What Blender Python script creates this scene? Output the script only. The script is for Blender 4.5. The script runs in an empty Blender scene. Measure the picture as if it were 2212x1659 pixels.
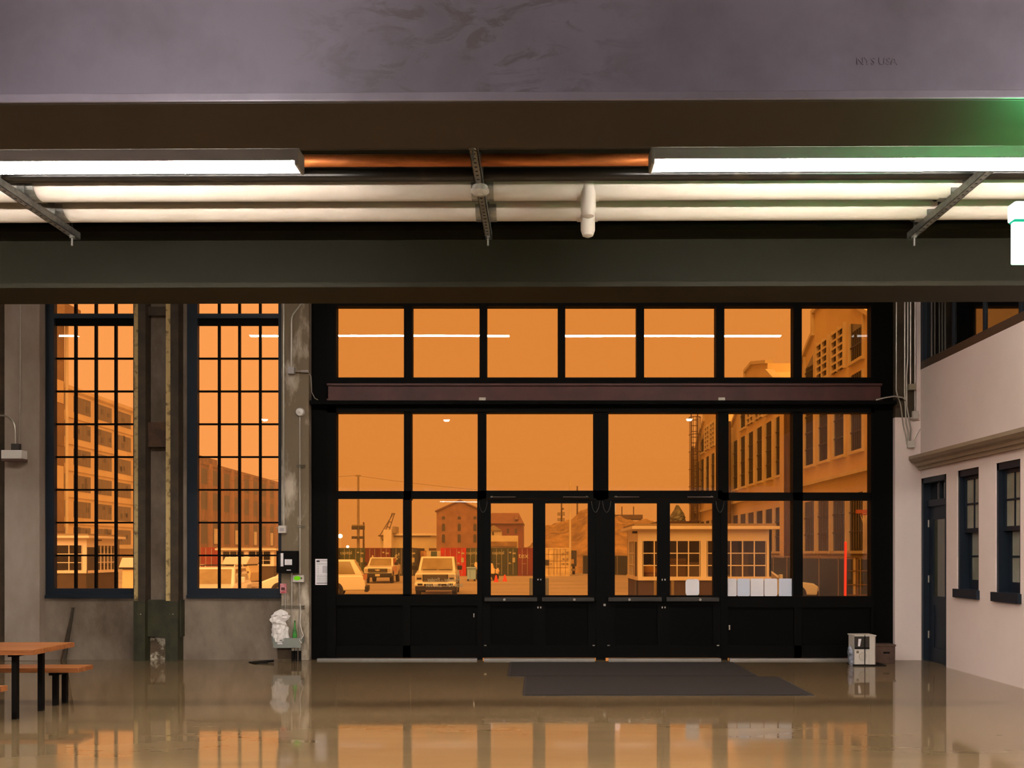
import bpy, bmesh, math, random
from mathutils import Vector, Matrix, noise
random.seed(7)
sc = bpy.context.scene
COL = sc.collection

# ------------------------------------------------------------------ camera
F = 2000.0                       # focal length in pixels of the 2212 px wide frame
VX, VY = 1157.0, 1195.0          # where the viewing axis meets the picture
EYE = 1.65
cam_d = bpy.data.cameras.new('camera')
cam_d.sensor_width = 36.0
cam_d.lens = F / 2212 * 36.0
cam_d.shift_x = -(VX - 1106.0) / 2212
cam_d.shift_y = (VY - 829.5) / 2212
cam_d.clip_end = 2000
cam = bpy.data.objects.new('camera', cam_d)
cam.location = (0, 0, EYE)
cam.rotation_euler = (math.radians(90), 0, 0)
COL.objects.link(cam)
sc.camera = cam

# ------------------------------------------------------------------ sky, sun, exposure
SKY = (0.98, 0.328, 0.076)
w = bpy.data.worlds.new('smoke_sky'); sc.world = w; w.use_nodes = True
bg = w.node_tree.nodes['Background']
bg.inputs['Color'].default_value = (*SKY, 1)
bg.inputs['Strength'].default_value = 1.0
sun_d = bpy.data.lights.new('sun', 'SUN')
sun_d.energy = 5.4; sun_d.color = (1.0, 0.50, 0.17); sun_d.angle = math.radians(70)
sun = bpy.data.objects.new('sun', sun_d)
sun.rotation_euler = (math.radians(42), 0, math.radians(8)); COL.objects.link(sun)
vs = sc.view_settings
vs.view_transform = 'Standard'; vs.look = 'None'; vs.exposure = 0.0; vs.gamma = 1.0; vs.use_curve_mapping = False
sc.cycles.transparent_max_bounces = 24
sc.cycles.max_bounces = 8
sc.cycles.sample_clamp_indirect = 6
sc.cycles.volume_bounces = 1

# ------------------------------------------------------------------ materials
def lin(c):
    r = []
    for v in c[:3]:
        v = v / 255.0
        r.append(v / 12.92 if v <= 0.04045 else ((v + 0.055) / 1.055) ** 2.4)
    return tuple(r)
MATS = {}
def mat(name, rgb, rough=0.6, metal=0.0, var=0.0, rgb2=None, scale=4.0, bump=0.0, bscale=None, spec=0.5,
        stretch=(1, 1, 1), lo=0.35, hi=0.65, detail=6.0, emit=None, estr=0.0, coat=0.0, world=True):
    """principled material; two tones mixed by noise in world space, optional fine relief"""
    if name in MATS: return MATS[name]
    m = bpy.data.materials.new(name); m.use_nodes = True
    nt = m.node_tree; p = nt.nodes['Principled BSDF']
    c = lin(rgb)
    p.inputs['Base Color'].default_value = (*c, 1)
    p.inputs['Roughness'].default_value = rough
    p.inputs['Metallic'].default_value = metal
    p.inputs['Specular IOR Level'].default_value = spec
    p.inputs['Coat Weight'].default_value = coat
    p.inputs['Coat Roughness'].default_value = 0.05
    if emit:
        p.inputs['Emission Color'].default_value = (*emit, 1); p.inputs['Emission Strength'].default_value = estr
    if rgb2 or var or bump:
        g = nt.nodes.new('ShaderNodeNewGeometry')
        mp = nt.nodes.new('ShaderNodeMapping'); mp.inputs['Scale'].default_value = stretch
        nt.links.new(g.outputs['Position'], mp.inputs['Vector'])
    if rgb2 or var:
        c2 = lin(rgb2) if rgb2 else tuple(v * (1 - var) for v in c)
        n = nt.nodes.new('ShaderNodeTexNoise'); n.inputs['Scale'].default_value = scale
        n.inputs['Detail'].default_value = detail; n.inputs['Roughness'].default_value = 0.62
        nt.links.new(mp.outputs['Vector'], n.inputs['Vector'])
        r = nt.nodes.new('ShaderNodeValToRGB')
        r.color_ramp.elements[0].position = lo; r.color_ramp.elements[1].position = hi
        r.color_ramp.elements[0].color = (*c, 1); r.color_ramp.elements[1].color = (*c2, 1)
        nt.links.new(n.outputs['Fac'], r.inputs['Fac'])
        nt.links.new(r.outputs['Color'], p.inputs['Base Color'])
    if bump:
        b = nt.nodes.new('ShaderNodeBump'); b.inputs['Strength'].default_value = bump; b.inputs['Distance'].default_value = 0.02
        n2 = nt.nodes.new('ShaderNodeTexNoise'); n2.inputs['Scale'].default_value = bscale or scale * 4; n2.inputs['Detail'].default_value = 5
        nt.links.new(mp.outputs['Vector'], n2.inputs['Vector'])
        nt.links.new(n2.outputs['Fac'], b.inputs['Height'])
        nt.links.new(b.outputs['Normal'], p.inputs['Normal'])
    MATS[name] = m
    return m

def emis(name, rgb, strength):
    if name in MATS: return MATS[name]
    m = bpy.data.materials.new(name); m.use_nodes = True
    nt = m.node_tree; nt.nodes.clear()
    o = nt.nodes.new('ShaderNodeOutputMaterial'); e = nt.nodes.new('ShaderNodeEmission')
    e.inputs['Color'].default_value = (*rgb, 1); e.inputs['Strength'].default_value = strength
    nt.links.new(e.outputs[0], o.inputs[0]); MATS[name] = m
    return m

def glass(name, tint, ior=1.75, rough=0.0, wave=0.0):
    """clear sheet glass: mirror part by Fresnel on the face towards the viewer, the rest passes through tinted"""
    if name in MATS: return MATS[name]
    m = bpy.data.materials.new(name); m.use_nodes = True
    nt = m.node_tree; nt.nodes.clear()
    o = nt.nodes.new('ShaderNodeOutputMaterial'); mx = nt.nodes.new('ShaderNodeMixShader')
    t = nt.nodes.new('ShaderNodeBsdfTransparent'); g = nt.nodes.new('ShaderNodeBsdfGlossy')
    fr = nt.nodes.new('ShaderNodeFresnel'); ge = nt.nodes.new('ShaderNodeNewGeometry')
    mu = nt.nodes.new('ShaderNodeMath'); mu.operation = 'MULTIPLY'
    inv = nt.nodes.new('ShaderNodeMath'); inv.operation = 'SUBTRACT'; inv.inputs[0].default_value = 1.0
    fr.inputs['IOR'].default_value = ior
    t.inputs['Color'].default_value = (*tint, 1); g.inputs['Roughness'].default_value = rough
    nt.links.new(ge.outputs['Backfacing'], inv.inputs[1])
    nt.links.new(fr.outputs[0], mu.inputs[0]); nt.links.new(inv.outputs[0], mu.inputs[1])
    nt.links.new(mu.outputs[0], mx.inputs['Fac'])
    nt.links.new(t.outputs[0], mx.inputs[1]); nt.links.new(g.outputs[0], mx.inputs[2])
    nt.links.new(mx.outputs[0], o.inputs[0])
    if wave:
        b = nt.nodes.new('ShaderNodeBump'); b.inputs['Strength'].default_value = wave; b.inputs['Distance'].default_value = 0.01
        n = nt.nodes.new('ShaderNodeTexNoise'); n.inputs['Scale'].default_value = 0.6; n.inputs['Detail'].default_value = 0
        nt.links.new(ge.outputs['Position'], n.inputs['Vector'])
        nt.links.new(n.outputs['Fac'], b.inputs['Height']); nt.links.new(b.outputs['Normal'], g.inputs['Normal'])
    MATS[name] = m
    return m

# ------------------------------------------------------------------ mesh helpers
ORG = {}
class MB:
    def __init__(s): s.v = []; s.f = []; s.smooth = False
    def box(s, x0, x1, y0, y1, z0, z1):
        if x0 > x1: x0, x1 = x1, x0
        if y0 > y1: y0, y1 = y1, y0
        if z0 > z1: z0, z1 = z1, z0
        b = len(s.v)
        s.v += [(x0,y0,z0),(x1,y0,z0),(x1,y1,z0),(x0,y1,z0),(x0,y0,z1),(x1,y0,z1),(x1,y1,z1),(x0,y1,z1)]
        s.f += [tuple(b+i for i in q) for q in ((0,3,2,1),(4,5,6,7),(0,1,5,4),(1,2,6,5),(2,3,7,6),(3,0,4,7))]
        return s
    def hexa(s, p):      # eight corners: four bottom, four top, counter-clockwise from above
        b = len(s.v); s.v += [tuple(q) for q in p]
        s.f += [tuple(b+i for i in q) for q in ((0,3,2,1),(4,5,6,7),(0,1,5,4),(1,2,6,5),(2,3,7,6),(3,0,4,7))]
        return s
    def prism(s, pts, axis, a0, a1):
        """pts: 2D outline; axis 'x': (y,z) swept in x; 'y': (x,z) swept in y; 'z': (x,y) swept in z"""
        b = len(s.v); n = len(pts)
        def P(p, a):
            return (a, p[0], p[1]) if axis == 'x' else ((p[0], a, p[1]) if axis == 'y' else (p[0], p[1], a))
        s.v += [P(p, a0) for p in pts] + [P(p, a1) for p in pts]
        s.f.append(tuple(range(b, b+n))); s.f.append(tuple(range(b+2*n-1, b+n-1, -1)))
        for i in range(n):
            j = (i+1) % n
            s.f.append((b+i, b+n+i, b+n+j, b+j))
        return s
    def cyl(s, p0, p1, r, n=12, r1=None, cap=True):
        p0, p1 = Vector(p0), Vector(p1); d = (p1-p0)
        if d.length < 1e-9: return s
        d.normalize()
        u = d.orthogonal().normalized(); w_ = d.cross(u); r1 = r if r1 is None else r1
        b = len(s.v)
        for (p, rr) in ((p0, r), (p1, r1)):
            for i in range(n):
                a = 2*math.pi*i/n
                s.v.append(tuple(p + (u*math.cos(a)+w_*math.sin(a))*rr))
        for i in range(n):
            j = (i+1) % n; s.f.append((b+i, b+j, b+n+j, b+n+i))
        if cap:
            s.f.append(tuple(range(b+n-1, b-1, -1))); s.f.append(tuple(range(b+n, b+2*n)))
        return s
    def tube(s, pts, r, n=8):
        pts = [Vector(p) for p in pts]; b0 = len(s.v); u = None
        for k, p in enumerate(pts):
            d = (pts[min(k+1, len(pts)-1)] - pts[max(k-1, 0)]).normalized()
            u = d.orthogonal().normalized() if u is None else (u - d*u.dot(d)).normalized()
            w_ = d.cross(u)
            for i in range(n):
                a = 2*math.pi*i/n
                s.v.append(tuple(p + (u*math.cos(a)+w_*math.sin(a))*r))
        for k in range(len(pts)-1):
            for i in range(n):
                j = (i+1) % n; b = b0+k*n
                s.f.append((b+i, b+j, b+n+j, b+n+i))
        s.f.append(tuple(range(b0+n-1, b0-1, -1))); e = b0+(len(pts)-1)*n
        s.f.append(tuple(range(e, e+n)))
        return s
    def lathe(s, prof, c, n=20, axis='z'):
        b = len(s.v); c = Vector(c)
        for (r, h) in prof:
            for i in range(n):
                a = 2*math.pi*i/n; ca, sa = math.cos(a)*r, math.sin(a)*r
                q = (ca, sa, h) if axis == 'z' else ((ca, h, sa) if axis == 'y' else (h, ca, sa))
                s.v.append(tuple(c + Vector(q)))
        for k in range(len(prof)-1):
            for i in range(n):
                j = (i+1) % n; q = b+k*n
                s.f.append((q+i, q+j, q+n+j, q+n+i))
        s.f.append(tuple(range(b+n-1, b-1, -1))); e = b+(len(prof)-1)*n
        s.f.append(tuple(range(e, e+n)))
        return s
    def rot(s, ang, c=(0,0,0), axis='Z', start=0):
        M = Matrix.Rotation(ang, 3, axis); c = Vector(c)
        for i in range(start, len(s.v)): s.v[i] = tuple(M @ (Vector(s.v[i])-c) + c)
        return s
    def build(s, name, m, parent=None, org=None, bevel=0.0, smooth=False, seg=2):
        o0 = Vector(ORG.get(parent.name, (0,0,0))) if parent else Vector(org or (0,0,0))
        me = bpy.data.meshes.new(name)
        me.from_pydata([tuple(Vector(v)-o0) for v in s.v], [], s.f)
        bm = bmesh.new(); bm.from_mesh(me)
        bmesh.ops.recalc_face_normals(bm, faces=bm.faces)
        if bevel:
            bmesh.ops.bevel(bm, geom=[e for e in bm.edges if len(e.link_faces) == 2 and e.calc_face_angle(0) > 0.5],
                            offset=bevel, segments=seg, affect='EDGES', profile=0.6, clamp_overlap=True)
        bm.to_mesh(me); bm.free()
        if smooth:
            for p in me.polygons: p.use_smooth = True
            try: me.set_sharp_from_angle(angle=math.radians(40))
            except Exception: pass
        me.materials.append(m)
        o = bpy.data.objects.new(name, me); COL.objects.link(o)
        if parent: o.parent = parent
        else: o.location = o0
        ORG[o.name] = tuple(o0)
        return o

def tag(o, label, cat, group=None, kind=None):
    o['label'] = label; o['category'] = cat
    if group: o['group'] = group
    if kind: o['kind'] = kind
    return o
def thing(name, label, cat, loc, group=None, kind=None):
    o = bpy.data.objects.new(name, None); COL.objects.link(o); o.location = loc
    o.empty_display_size = 0.1
    ORG[o.name] = tuple(loc)
    return tag(o, label, cat, group, kind)
def bp(name, m, parent, x0, x1, y0, y1, z0, z1, bevel=0.0):
    return MB().box(x0, x1, y0, y1, z0, z1).build(name, m, parent, bevel=bevel)
def text(name, body, m, parent, loc, size, rot=(math.pi/2, 0, 0), extr=0.002, mirror=False, sx=1.0, bold=0.0):
    c = bpy.data.curves.new(name, 'FONT'); c.body = body; c.size = size; c.extrude = extr; c.offset = bold
    c.align_x = 'CENTER'; c.align_y = 'CENTER'; c.resolution_u = 2
    c.materials.append(m)
    tmp = bpy.data.objects.new(name, c)
    me = bpy.data.meshes.new_from_object(tmp)
    bpy.data.objects.remove(tmp)
    s_ = -sx if mirror else sx
    for v in me.vertices: v.co.x *= s_
    if mirror: me.flip_normals()
    o = bpy.data.objects.new(name, me); COL.objects.link(o)
    o.rotation_euler = rot
    if parent:
        o.parent = parent; o.location = Vector(loc) - Vector(ORG[parent.name])
    else: o.location = loc
    return o
def X(px, d): return (px - VX) * d / F
def Zh(py, d): return EYE + (VY - py) * d / F
WY = F * EYE / (1425 - VY)                 # depth of the end wall
def WX(px): return X(px, WY)
def WZ(py): return Zh(py, WY)
# ------------------------------------------------------------------ palette
concrete = mat('concrete', (128, 113, 98), 0.85, rgb2=(84, 70, 56), scale=1.3, bump=0.35, bscale=14, stretch=(1, 1, 0.6))
concrete_l = mat('concrete_smooth', (164, 148, 136), 0.8, rgb2=(132, 114, 98), scale=0.9, bump=0.15, bscale=9, stretch=(1, 1, 0.5))
concrete_p = mat('concrete_chipped', (112, 97, 76), 0.85, rgb2=(186, 172, 154), scale=3.4, lo=0.52, hi=0.68, bump=0.5, bscale=12, stretch=(1, 1, 0.35))
concrete_b = mat('concrete_brown', (78, 62, 44), 0.9, rgb2=(48, 38, 26), scale=2.2, bump=0.5, bscale=16)
white_wall = mat('white_wall_paint', (224, 204, 196), 0.7, rgb2=(216, 196, 187), scale=0.7, bump=0.05, bscale=30)
navy = mat('navy_frame_paint', (24, 32, 42), 0.5, var=0.2, scale=3, spec=0.25)
black_fr = mat('black_frame_paint', (9, 8, 7), 0.6, var=0.2, scale=2, spec=0.06)
black_pn = mat('black_panel_paint', (7, 7, 6), 0.6, var=0.2, scale=2, spec=0.05)
red_steel = mat('oxide_red_steel', (78, 40, 36), 0.5, rgb2=(62, 33, 30), spec=0.3, scale=2.5, bump=0.05)
tan_rust = mat('flaking_tan_paint', (190, 162, 108), 0.8, rgb2=(96, 74, 42), scale=9, lo=0.52, hi=0.68, bump=0.4, bscale=30)
dark_rust = mat('dark_brown_steel', (62, 48, 30), 0.75, rgb2=(40, 30, 18), scale=5, bump=0.2)
brown_plate = mat('rusty_plate', (84, 56, 32), 0.8, rgb2=(52, 34, 20), scale=5, bump=0.3)
green_steel = mat('dark_green_paint', (52, 50, 24), 0.6, rgb2=(34, 32, 14), scale=6, bump=0.2)
steel_gal = mat('galvanised_steel', (150, 148, 142), 0.38, 0.75, rgb2=(120, 118, 112), scale=30)
conduit_m = mat('conduit_steel', (176, 166, 152), 0.35, 0.6, var=0.15, scale=12)
grey_box = mat('grey_enclosure', (128, 130, 122), 0.5, var=0.1, scale=5)
white_pl = mat('white_plastic', (214, 206, 196), 0.45, var=0.04, scale=6)
white_dull = mat('dull_white_enamel', (190, 180, 168), 0.5, var=0.08, scale=9)
paper_m = mat('paper', (226, 218, 218), 0.9, var=0.05, scale=6)
paper_b = mat('paper_bluish', (204, 206, 218), 0.9, var=0.05, scale=6)
ink = mat('black_ink', (32, 30, 30), 0.8)
ink_l = mat('grey_ink', (150, 142, 142), 0.8)
black_m = mat('black_metal', (14, 11, 9), 0.6, var=0.2, scale=9, spec=0.12)
chrome = mat('bright_steel', (200, 198, 192), 0.2, 0.9, var=0.05, scale=20)
alu = mat('threshold_aluminium', (168, 164, 158), 0.35, 0.7, var=0.1, scale=14)
wood_t = mat('varnished_wood', (168, 104, 58), 0.35, rgb2=(122, 70, 36), scale=3.2, stretch=(0.6, 9, 9), bump=0.05)
beam_m = mat('beam_paint', (114, 106, 112), 0.42, rgb2=(98, 90, 94), scale=1.6, lo=0.4, hi=0.62, bump=0.1, bscale=5)
def web_material():
    """grey primer with a smear of darker brushed touch-up paint about the middle of the span"""
    m = beam_m.copy(); m.name = 'beam_web_paint'; nt = m.node_tree; L = nt.links; p = nt.nodes['Principled BSDF']
    base = p.inputs['Base Color'].links[0].from_socket
    g = nt.nodes.new('ShaderNodeNewGeometry'); sp = nt.nodes.new('ShaderNodeSeparateXYZ'); L.new(g.outputs['Position'], sp.inputs[0])
    mr = nt.nodes.new('ShaderNodeMapRange'); mr.inputs['From Min'].default_value = -1.2; mr.inputs['From Max'].default_value = 0.6; L.new(sp.outputs['X'], mr.inputs['Value'])
    rp = nt.nodes.new('ShaderNodeValToRGB'); cr = rp.color_ramp; cr.elements[0].position = 0.12; cr.elements[0].color = (0, 0, 0, 1); cr.elements[1].position = 0.95; cr.elements[1].color = (0, 0, 0, 1)
    e = cr.elements.new(0.42); e.color = (1, 1, 1, 1); e = cr.elements.new(0.62); e.color = (1, 1, 1, 1)
    L.new(mr.outputs[0], rp.inputs['Fac'])
    mp = nt.nodes.new('ShaderNodeMapping'); mp.inputs['Scale'].default_value = (3.0, 1, 7.0); mp.inputs['Rotation'].default_value = (0, 0.5, 0); L.new(g.outputs['Position'], mp.inputs['Vector'])
    n = nt.nodes.new('ShaderNodeTexNoise'); n.inputs['Scale'].default_value = 1.3; n.inputs['Detail'].default_value = 9; n.inputs['Roughness'].default_value = 0.7; n.inputs['Distortion'].default_value = 1.4
    L.new(mp.outputs[0], n.inputs['Vector'])
    r2 = nt.nodes.new('ShaderNodeValToRGB'); r2.color_ramp.elements[0].position = 0.50; r2.color_ramp.elements[1].position = 0.60; L.new(n.outputs['Fac'], r2.inputs['Fac'])
    mu = nt.nodes.new('ShaderNodeMath'); mu.operation = 'MULTIPLY'; L.new(rp.outputs[0], mu.inputs[0]); L.new(r2.outputs[0], mu.inputs[1])
    mx = nt.nodes.new('ShaderNodeMix'); mx.data_type = 'RGBA'; L.new(mu.outputs[0], mx.inputs['Factor']); L.new(base, mx.inputs[6]); mx.inputs[7].default_value = (*lin((88, 80, 78)), 1)
    L.new(mx.outputs[2], p.inputs['Base Color'])
    return m
beam_o = mat('beam_olive_paint', (32, 29, 16), 0.55, spec=0.12, rgb2=(27, 24, 13), scale=1.2, bump=0.06, bscale=5)
beam_shade = mat('flange_shade_brown', (50, 43, 34), 0.5, spec=0.3, rgb2=(42, 36, 28), scale=1.4, bump=0.06, bscale=5)  # underside shade of the near beam put into its flange colour
deck_m = mat('deck_underside', (40, 37, 30), 0.8, var=0.3, scale=2)
pipe_w = mat('white_pipe_jacket', (214, 202, 188), 0.5, rgb2=(204, 191, 176), scale=2.4, bump=0.12, bscale=5, stretch=(0.5, 1, 1))
copper = mat('copper_pipe', (196, 118, 62), 0.5, 0.7, rgb2=(128, 66, 26), scale=4, stretch=(0.6, 4, 4))
pipe_k = mat('black_iron_pipe', (22, 18, 14), 0.28, 0.3, rgb2=(44, 36, 26), scale=8, lo=0.55, hi=0.7)
lamp_h = mat('lamp_housing', (150, 144, 136), 0.5, var=0.04, scale=8)
mat_rug = mat('entrance_mat_fibre', (38, 28, 22), 0.95, rgb2=(32, 24, 19), scale=40, bump=0.6, bscale=220)
rubber = mat('rubber_edge', (38, 31, 27), 0.8, var=0.1, scale=9)
clear_gl = glass('clear_window_glass', (0.985, 0.98, 0.96), 1.55, wave=0.25)
store_gl = glass('storefront_glass', (0.85, 0.815, 0.67), 1.62, wave=0.25)
dark_gl = mat('dark_room_glass', (10, 9, 8), 0.03, spec=1.0, coat=1.0)
grey_gl = mat('frosted_pane', (150, 146, 132), 0.3, rgb2=(116, 110, 92), scale=1.8, spec=0.6)

# polished concrete floor: broad tone bands, dark wiped strips, fine waves in the polish
def floor_material():
    m = bpy.data.materials.new('polished_concrete_floor'); m.use_nodes = True
    nt = m.node_tree; L = nt.links; p = nt.nodes['Principled BSDF']
    g = nt.nodes.new('ShaderNodeNewGeometry')
    sep = nt.nodes.new('ShaderNodeSeparateXYZ'); L.new(g.outputs['Position'], sep.inputs[0])
    mp = nt.nodes.new('ShaderNodeMapping'); mp.inputs['Scale'].default_value = (0.35, 1.3, 1); L.new(g.outputs['Position'], mp.inputs['Vector'])
    n = nt.nodes.new('ShaderNodeTexNoise'); n.inputs['Scale'].default_value = 1.5; n.inputs['Detail'].default_value = 7; n.inputs['Roughness'].default_value = 0.6
    L.new(mp.outputs[0], n.inputs['Vector'])
    r = nt.nodes.new('ShaderNodeValToRGB'); r.color_ramp.elements[0].position = 0.3; r.color_ramp.elements[1].position = 0.7
    r.color_ramp.elements[0].color = (*lin((104, 85, 58)), 1); r.color_ramp.elements[1].color = (*lin((124, 103, 73)), 1)
    L.new(n.outputs['Fac'], r.inputs['Fac'])
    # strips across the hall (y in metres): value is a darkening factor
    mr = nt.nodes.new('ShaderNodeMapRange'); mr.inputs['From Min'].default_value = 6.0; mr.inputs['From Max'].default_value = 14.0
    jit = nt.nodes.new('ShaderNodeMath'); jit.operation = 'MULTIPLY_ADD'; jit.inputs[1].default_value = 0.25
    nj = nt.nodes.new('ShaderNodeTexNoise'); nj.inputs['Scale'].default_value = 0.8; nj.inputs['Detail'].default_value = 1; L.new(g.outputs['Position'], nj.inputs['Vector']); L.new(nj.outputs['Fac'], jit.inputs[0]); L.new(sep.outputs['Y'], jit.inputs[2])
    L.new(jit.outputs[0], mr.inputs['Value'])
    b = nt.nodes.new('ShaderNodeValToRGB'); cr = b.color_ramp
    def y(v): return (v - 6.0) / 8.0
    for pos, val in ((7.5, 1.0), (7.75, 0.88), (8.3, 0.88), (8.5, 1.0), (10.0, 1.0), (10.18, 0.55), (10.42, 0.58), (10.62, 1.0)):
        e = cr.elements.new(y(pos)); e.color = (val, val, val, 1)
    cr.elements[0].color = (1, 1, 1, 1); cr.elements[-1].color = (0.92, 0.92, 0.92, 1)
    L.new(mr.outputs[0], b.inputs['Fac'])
    mx = nt.nodes.new('ShaderNodeMix'); mx.data_type = 'RGBA'; mx.blend_type = 'MULTIPLY'; mx.inputs['Factor'].default_value = 1
    L.new(r.outputs[0], mx.inputs[6]); L.new(b.outputs[0], mx.inputs[7])
    L.new(mx.outputs[2], p.inputs['Base Color'])
    p.inputs['Specular IOR Level'].default_value = 0.15
    p.inputs['Roughness'].default_value = 0.5
    p.inputs['Coat Weight'].default_value = 1.0; p.inputs['Coat Roughness'].default_value = 0.05; p.inputs['Coat IOR'].default_value = 1.52
    n2 = nt.nodes.new('ShaderNodeTexNoise'); n2.inputs['Scale'].default_value = 1.6; n2.inputs['Detail'].default_value = 2
    L.new(mp.outputs[0], n2.inputs['Vector'])
    bu = nt.nodes.new('ShaderNodeBump'); bu.inputs['Strength'].default_value = 0.007; bu.inputs['Distance'].default_value = 0.02
    L.new(n2.outputs['Fac'], bu.inputs['Height']); L.new(bu.outputs[0], p.inputs['Normal']); L.new(bu.outputs[0], p.inputs['Coat Normal'])
    return m

XL, XR = -12.5, X(1985, WY)          # side walls
YB = -7.0                            # wall behind the viewer
TOP = 8.6
# ------------------------------------------------------------------ room shell
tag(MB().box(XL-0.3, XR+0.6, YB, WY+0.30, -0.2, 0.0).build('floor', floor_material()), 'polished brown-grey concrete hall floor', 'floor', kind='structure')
tag(MB().box(XL-0.3, XR+0.6, 6.1, WY+0.5, TOP, TOP+0.2).build('ceiling', concrete_l), 'concrete ceiling high over the hall', 'ceiling', kind='structure')
DZ = EYE + 2.30                      # underside of the mezzanine deck
tag(MB().box(XL, XR, YB, 6.12, DZ, DZ+0.22).build('ceiling_mezzanine', deck_m), 'dark mezzanine deck resting on the steel beams', 'ceiling', kind='structure')
tag(MB().box(XL, XR, 6.12, 6.3, DZ, TOP).build('wall_mezzanine', concrete_b), 'brown concrete wall rising from the mezzanine edge', 'wall', kind='structure')
tag(MB().box(XL-0.3, XL, YB, WY, 0, TOP).build('wall_left', concrete_l), 'grey concrete side wall beyond the picnic table', 'wall', kind='structure')
tag(MB().box(XL-0.3, XR+0.6, YB-0.3, YB, 0, TOP).build('wall_rear', white_wall), 'white wall closing the hall opposite the glass doors', 'wall', kind='structure')

W1 = (100, 300); W2 = (405, 610)      # window outer edges, px on the end wall
SF = (672, 1930)                      # storefront
zs = WZ(1292); WT = 6.6; y0, y1 = WY, WY + 0.22
mb = MB()
mb.box(XL, WX(W1[0]), y0, y1, 0, TOP)
mb.box(WX(W1[0]), WX(W1[1]), y0, y1, 0, zs)
mb.box(WX(W1[1]), WX(W2[0]), y0, y1, 0, TOP)
mb.box(WX(W2[0]), WX(W2[1]), y0, y1, 0, zs)
mb.box(WX(W1[0]), WX(W1[1]), y0, y1, WT, TOP)
mb.box(WX(W2[0]), WX(W2[1]), y0, y1, WT, TOP)
mb.box(WX(W2[1]), WX(SF[0]), y0, y1, 0, TOP)
mb.box(WX(SF[0]), WX(SF[1]), y0, y1, 6.05, TOP)
wb = tag(mb.build('wall_back', concrete), 'stained raw concrete wall around the tall grid windows', 'wall', kind='structure')
tag(MB().box(WX(22), WX(97), WY-0.16, WY+0.01, 0, TOP).build('wall_pilaster', concrete_l, bevel=0.01), 'smooth grey concrete pilaster carrying a white box lamp', 'pilaster', kind='structure')
tag(MB().box(XL, WX(21), WY-0.05, WY+0.01, 0, TOP).build('wall_rough', concrete_b), 'rough brown exposed concrete beside the smooth pilaster', 'wall', kind='structure')
pil = MB().box(WX(611), WX(671), WY-0.10, WY+0.01, 0, TOP)
tag(pil.build('wall_pillar', concrete_p, bevel=0.012), 'chipped concrete pillar between grid window and black storefront', 'pillar', kind='structure')
# end pilaster in the corner: white below, brown concrete above
tag(MB().box(WX(1930), XR+0.3, WY-0.06, y1, 0, WZ(903)).build('wall_corner', white_wall), 'white painted pilaster beside the storefront corner', 'pilaster', kind='structure')
tag(MB().box(WX(1932), WX(1976), WY-0.04, y1, WZ(903), TOP).build('wall_corner_upper', concrete_b), 'brown concrete pilaster behind the conduit bundle', 'pilaster', kind='structure')
tag(MB().box(WX(1976), XR+0.3, WY-0.06, y1, WZ(903), TOP).build('wall_corner_strip', white_wall), 'white strip between conduit pilaster and interior window', 'wall', kind='structure')

# ------------------------------------------------------------------ wall on the office side
def RY(px): return F * XR / (px - VX)
dy0, dy1, dzt = RY(2044), RY(1989), 2.80
wa = (RY(2114), RY(2067)); wc = (RY(2204), RY(2150)); wz = (1.10, 2.81)
uy0, uy1, uz0, uz1 = 5.6, RY(1987), 4.48, 7.2
xo, xi = XR, XR + 0.35
mb = MB()
mb.box(xo, xi, YB, wc[0], 0, uz0)
mb.box(xo, xi, wc[0], wc[1], 0, wz[0]); mb.box(xo, xi, wc[0], wc[1], wz[1], uz0)
mb.box(xo, xi, wc[1], wa[0], 0, uz0)
mb.box(xo, xi, wa[0], wa[1], 0, wz[0]); mb.box(xo, xi, wa[0], wa[1], wz[1], uz0)
mb.box(xo, xi, wa[1], dy0, 0, uz0)
mb.box(xo, xi, dy0, dy1, dzt, uz0)
mb.box(xo, xi, dy1, WY, 0, uz0)
mb.box(xo, xi, YB, uy0, uz0, TOP); mb.box(xo, xi, uy0, uy1, uz1, TOP); mb.box(xo, xi, uy1, WY, uz0, TOP)
tag(mb.build('wall_right', white_wall), 'white plastered wall with navy door and sash windows', 'wall', kind='structure')
tag(MB().box(xi+0.5, xi+0.6, YB, WY, 0, TOP).build('wall_office', deck_m), 'dark room wall behind the interior windows', 'wall', kind='structure')
# cornice: stepped profile, returned at the pilaster
cz0, cz1 = 2.93, 3.14
prof = [(0, cz0), (-0.045, cz0), (-0.05, cz0+0.045), (-0.085, cz0+0.055), (-0.095, cz0+0.10), (-0.15, cz0+0.12), (-0.19, cz0+0.16), (-0.19, cz1), (0, cz1)]
b = MB(); n = len(prof)
ym = WY - 0.06
b.v += [(xo + p[0], YB, p[1]) for p in prof] + [(xo + p[0], ym - 0.02 + p[0]*0.0, p[1]) for p in prof]
b.f += [tuple(range(n)), tuple(range(2*n-1, n-1, -1))] + [(i, n+i, n+(i+1) % n, (i+1) % n) for i in range(n)]
tag(b.build('trim_1', mat('cornice_paint', (150, 130, 108), 0.6, var=0.15, scale=3)), 'stepped plaster cornice above the navy door and windows', 'cornice', kind='structure')

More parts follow.
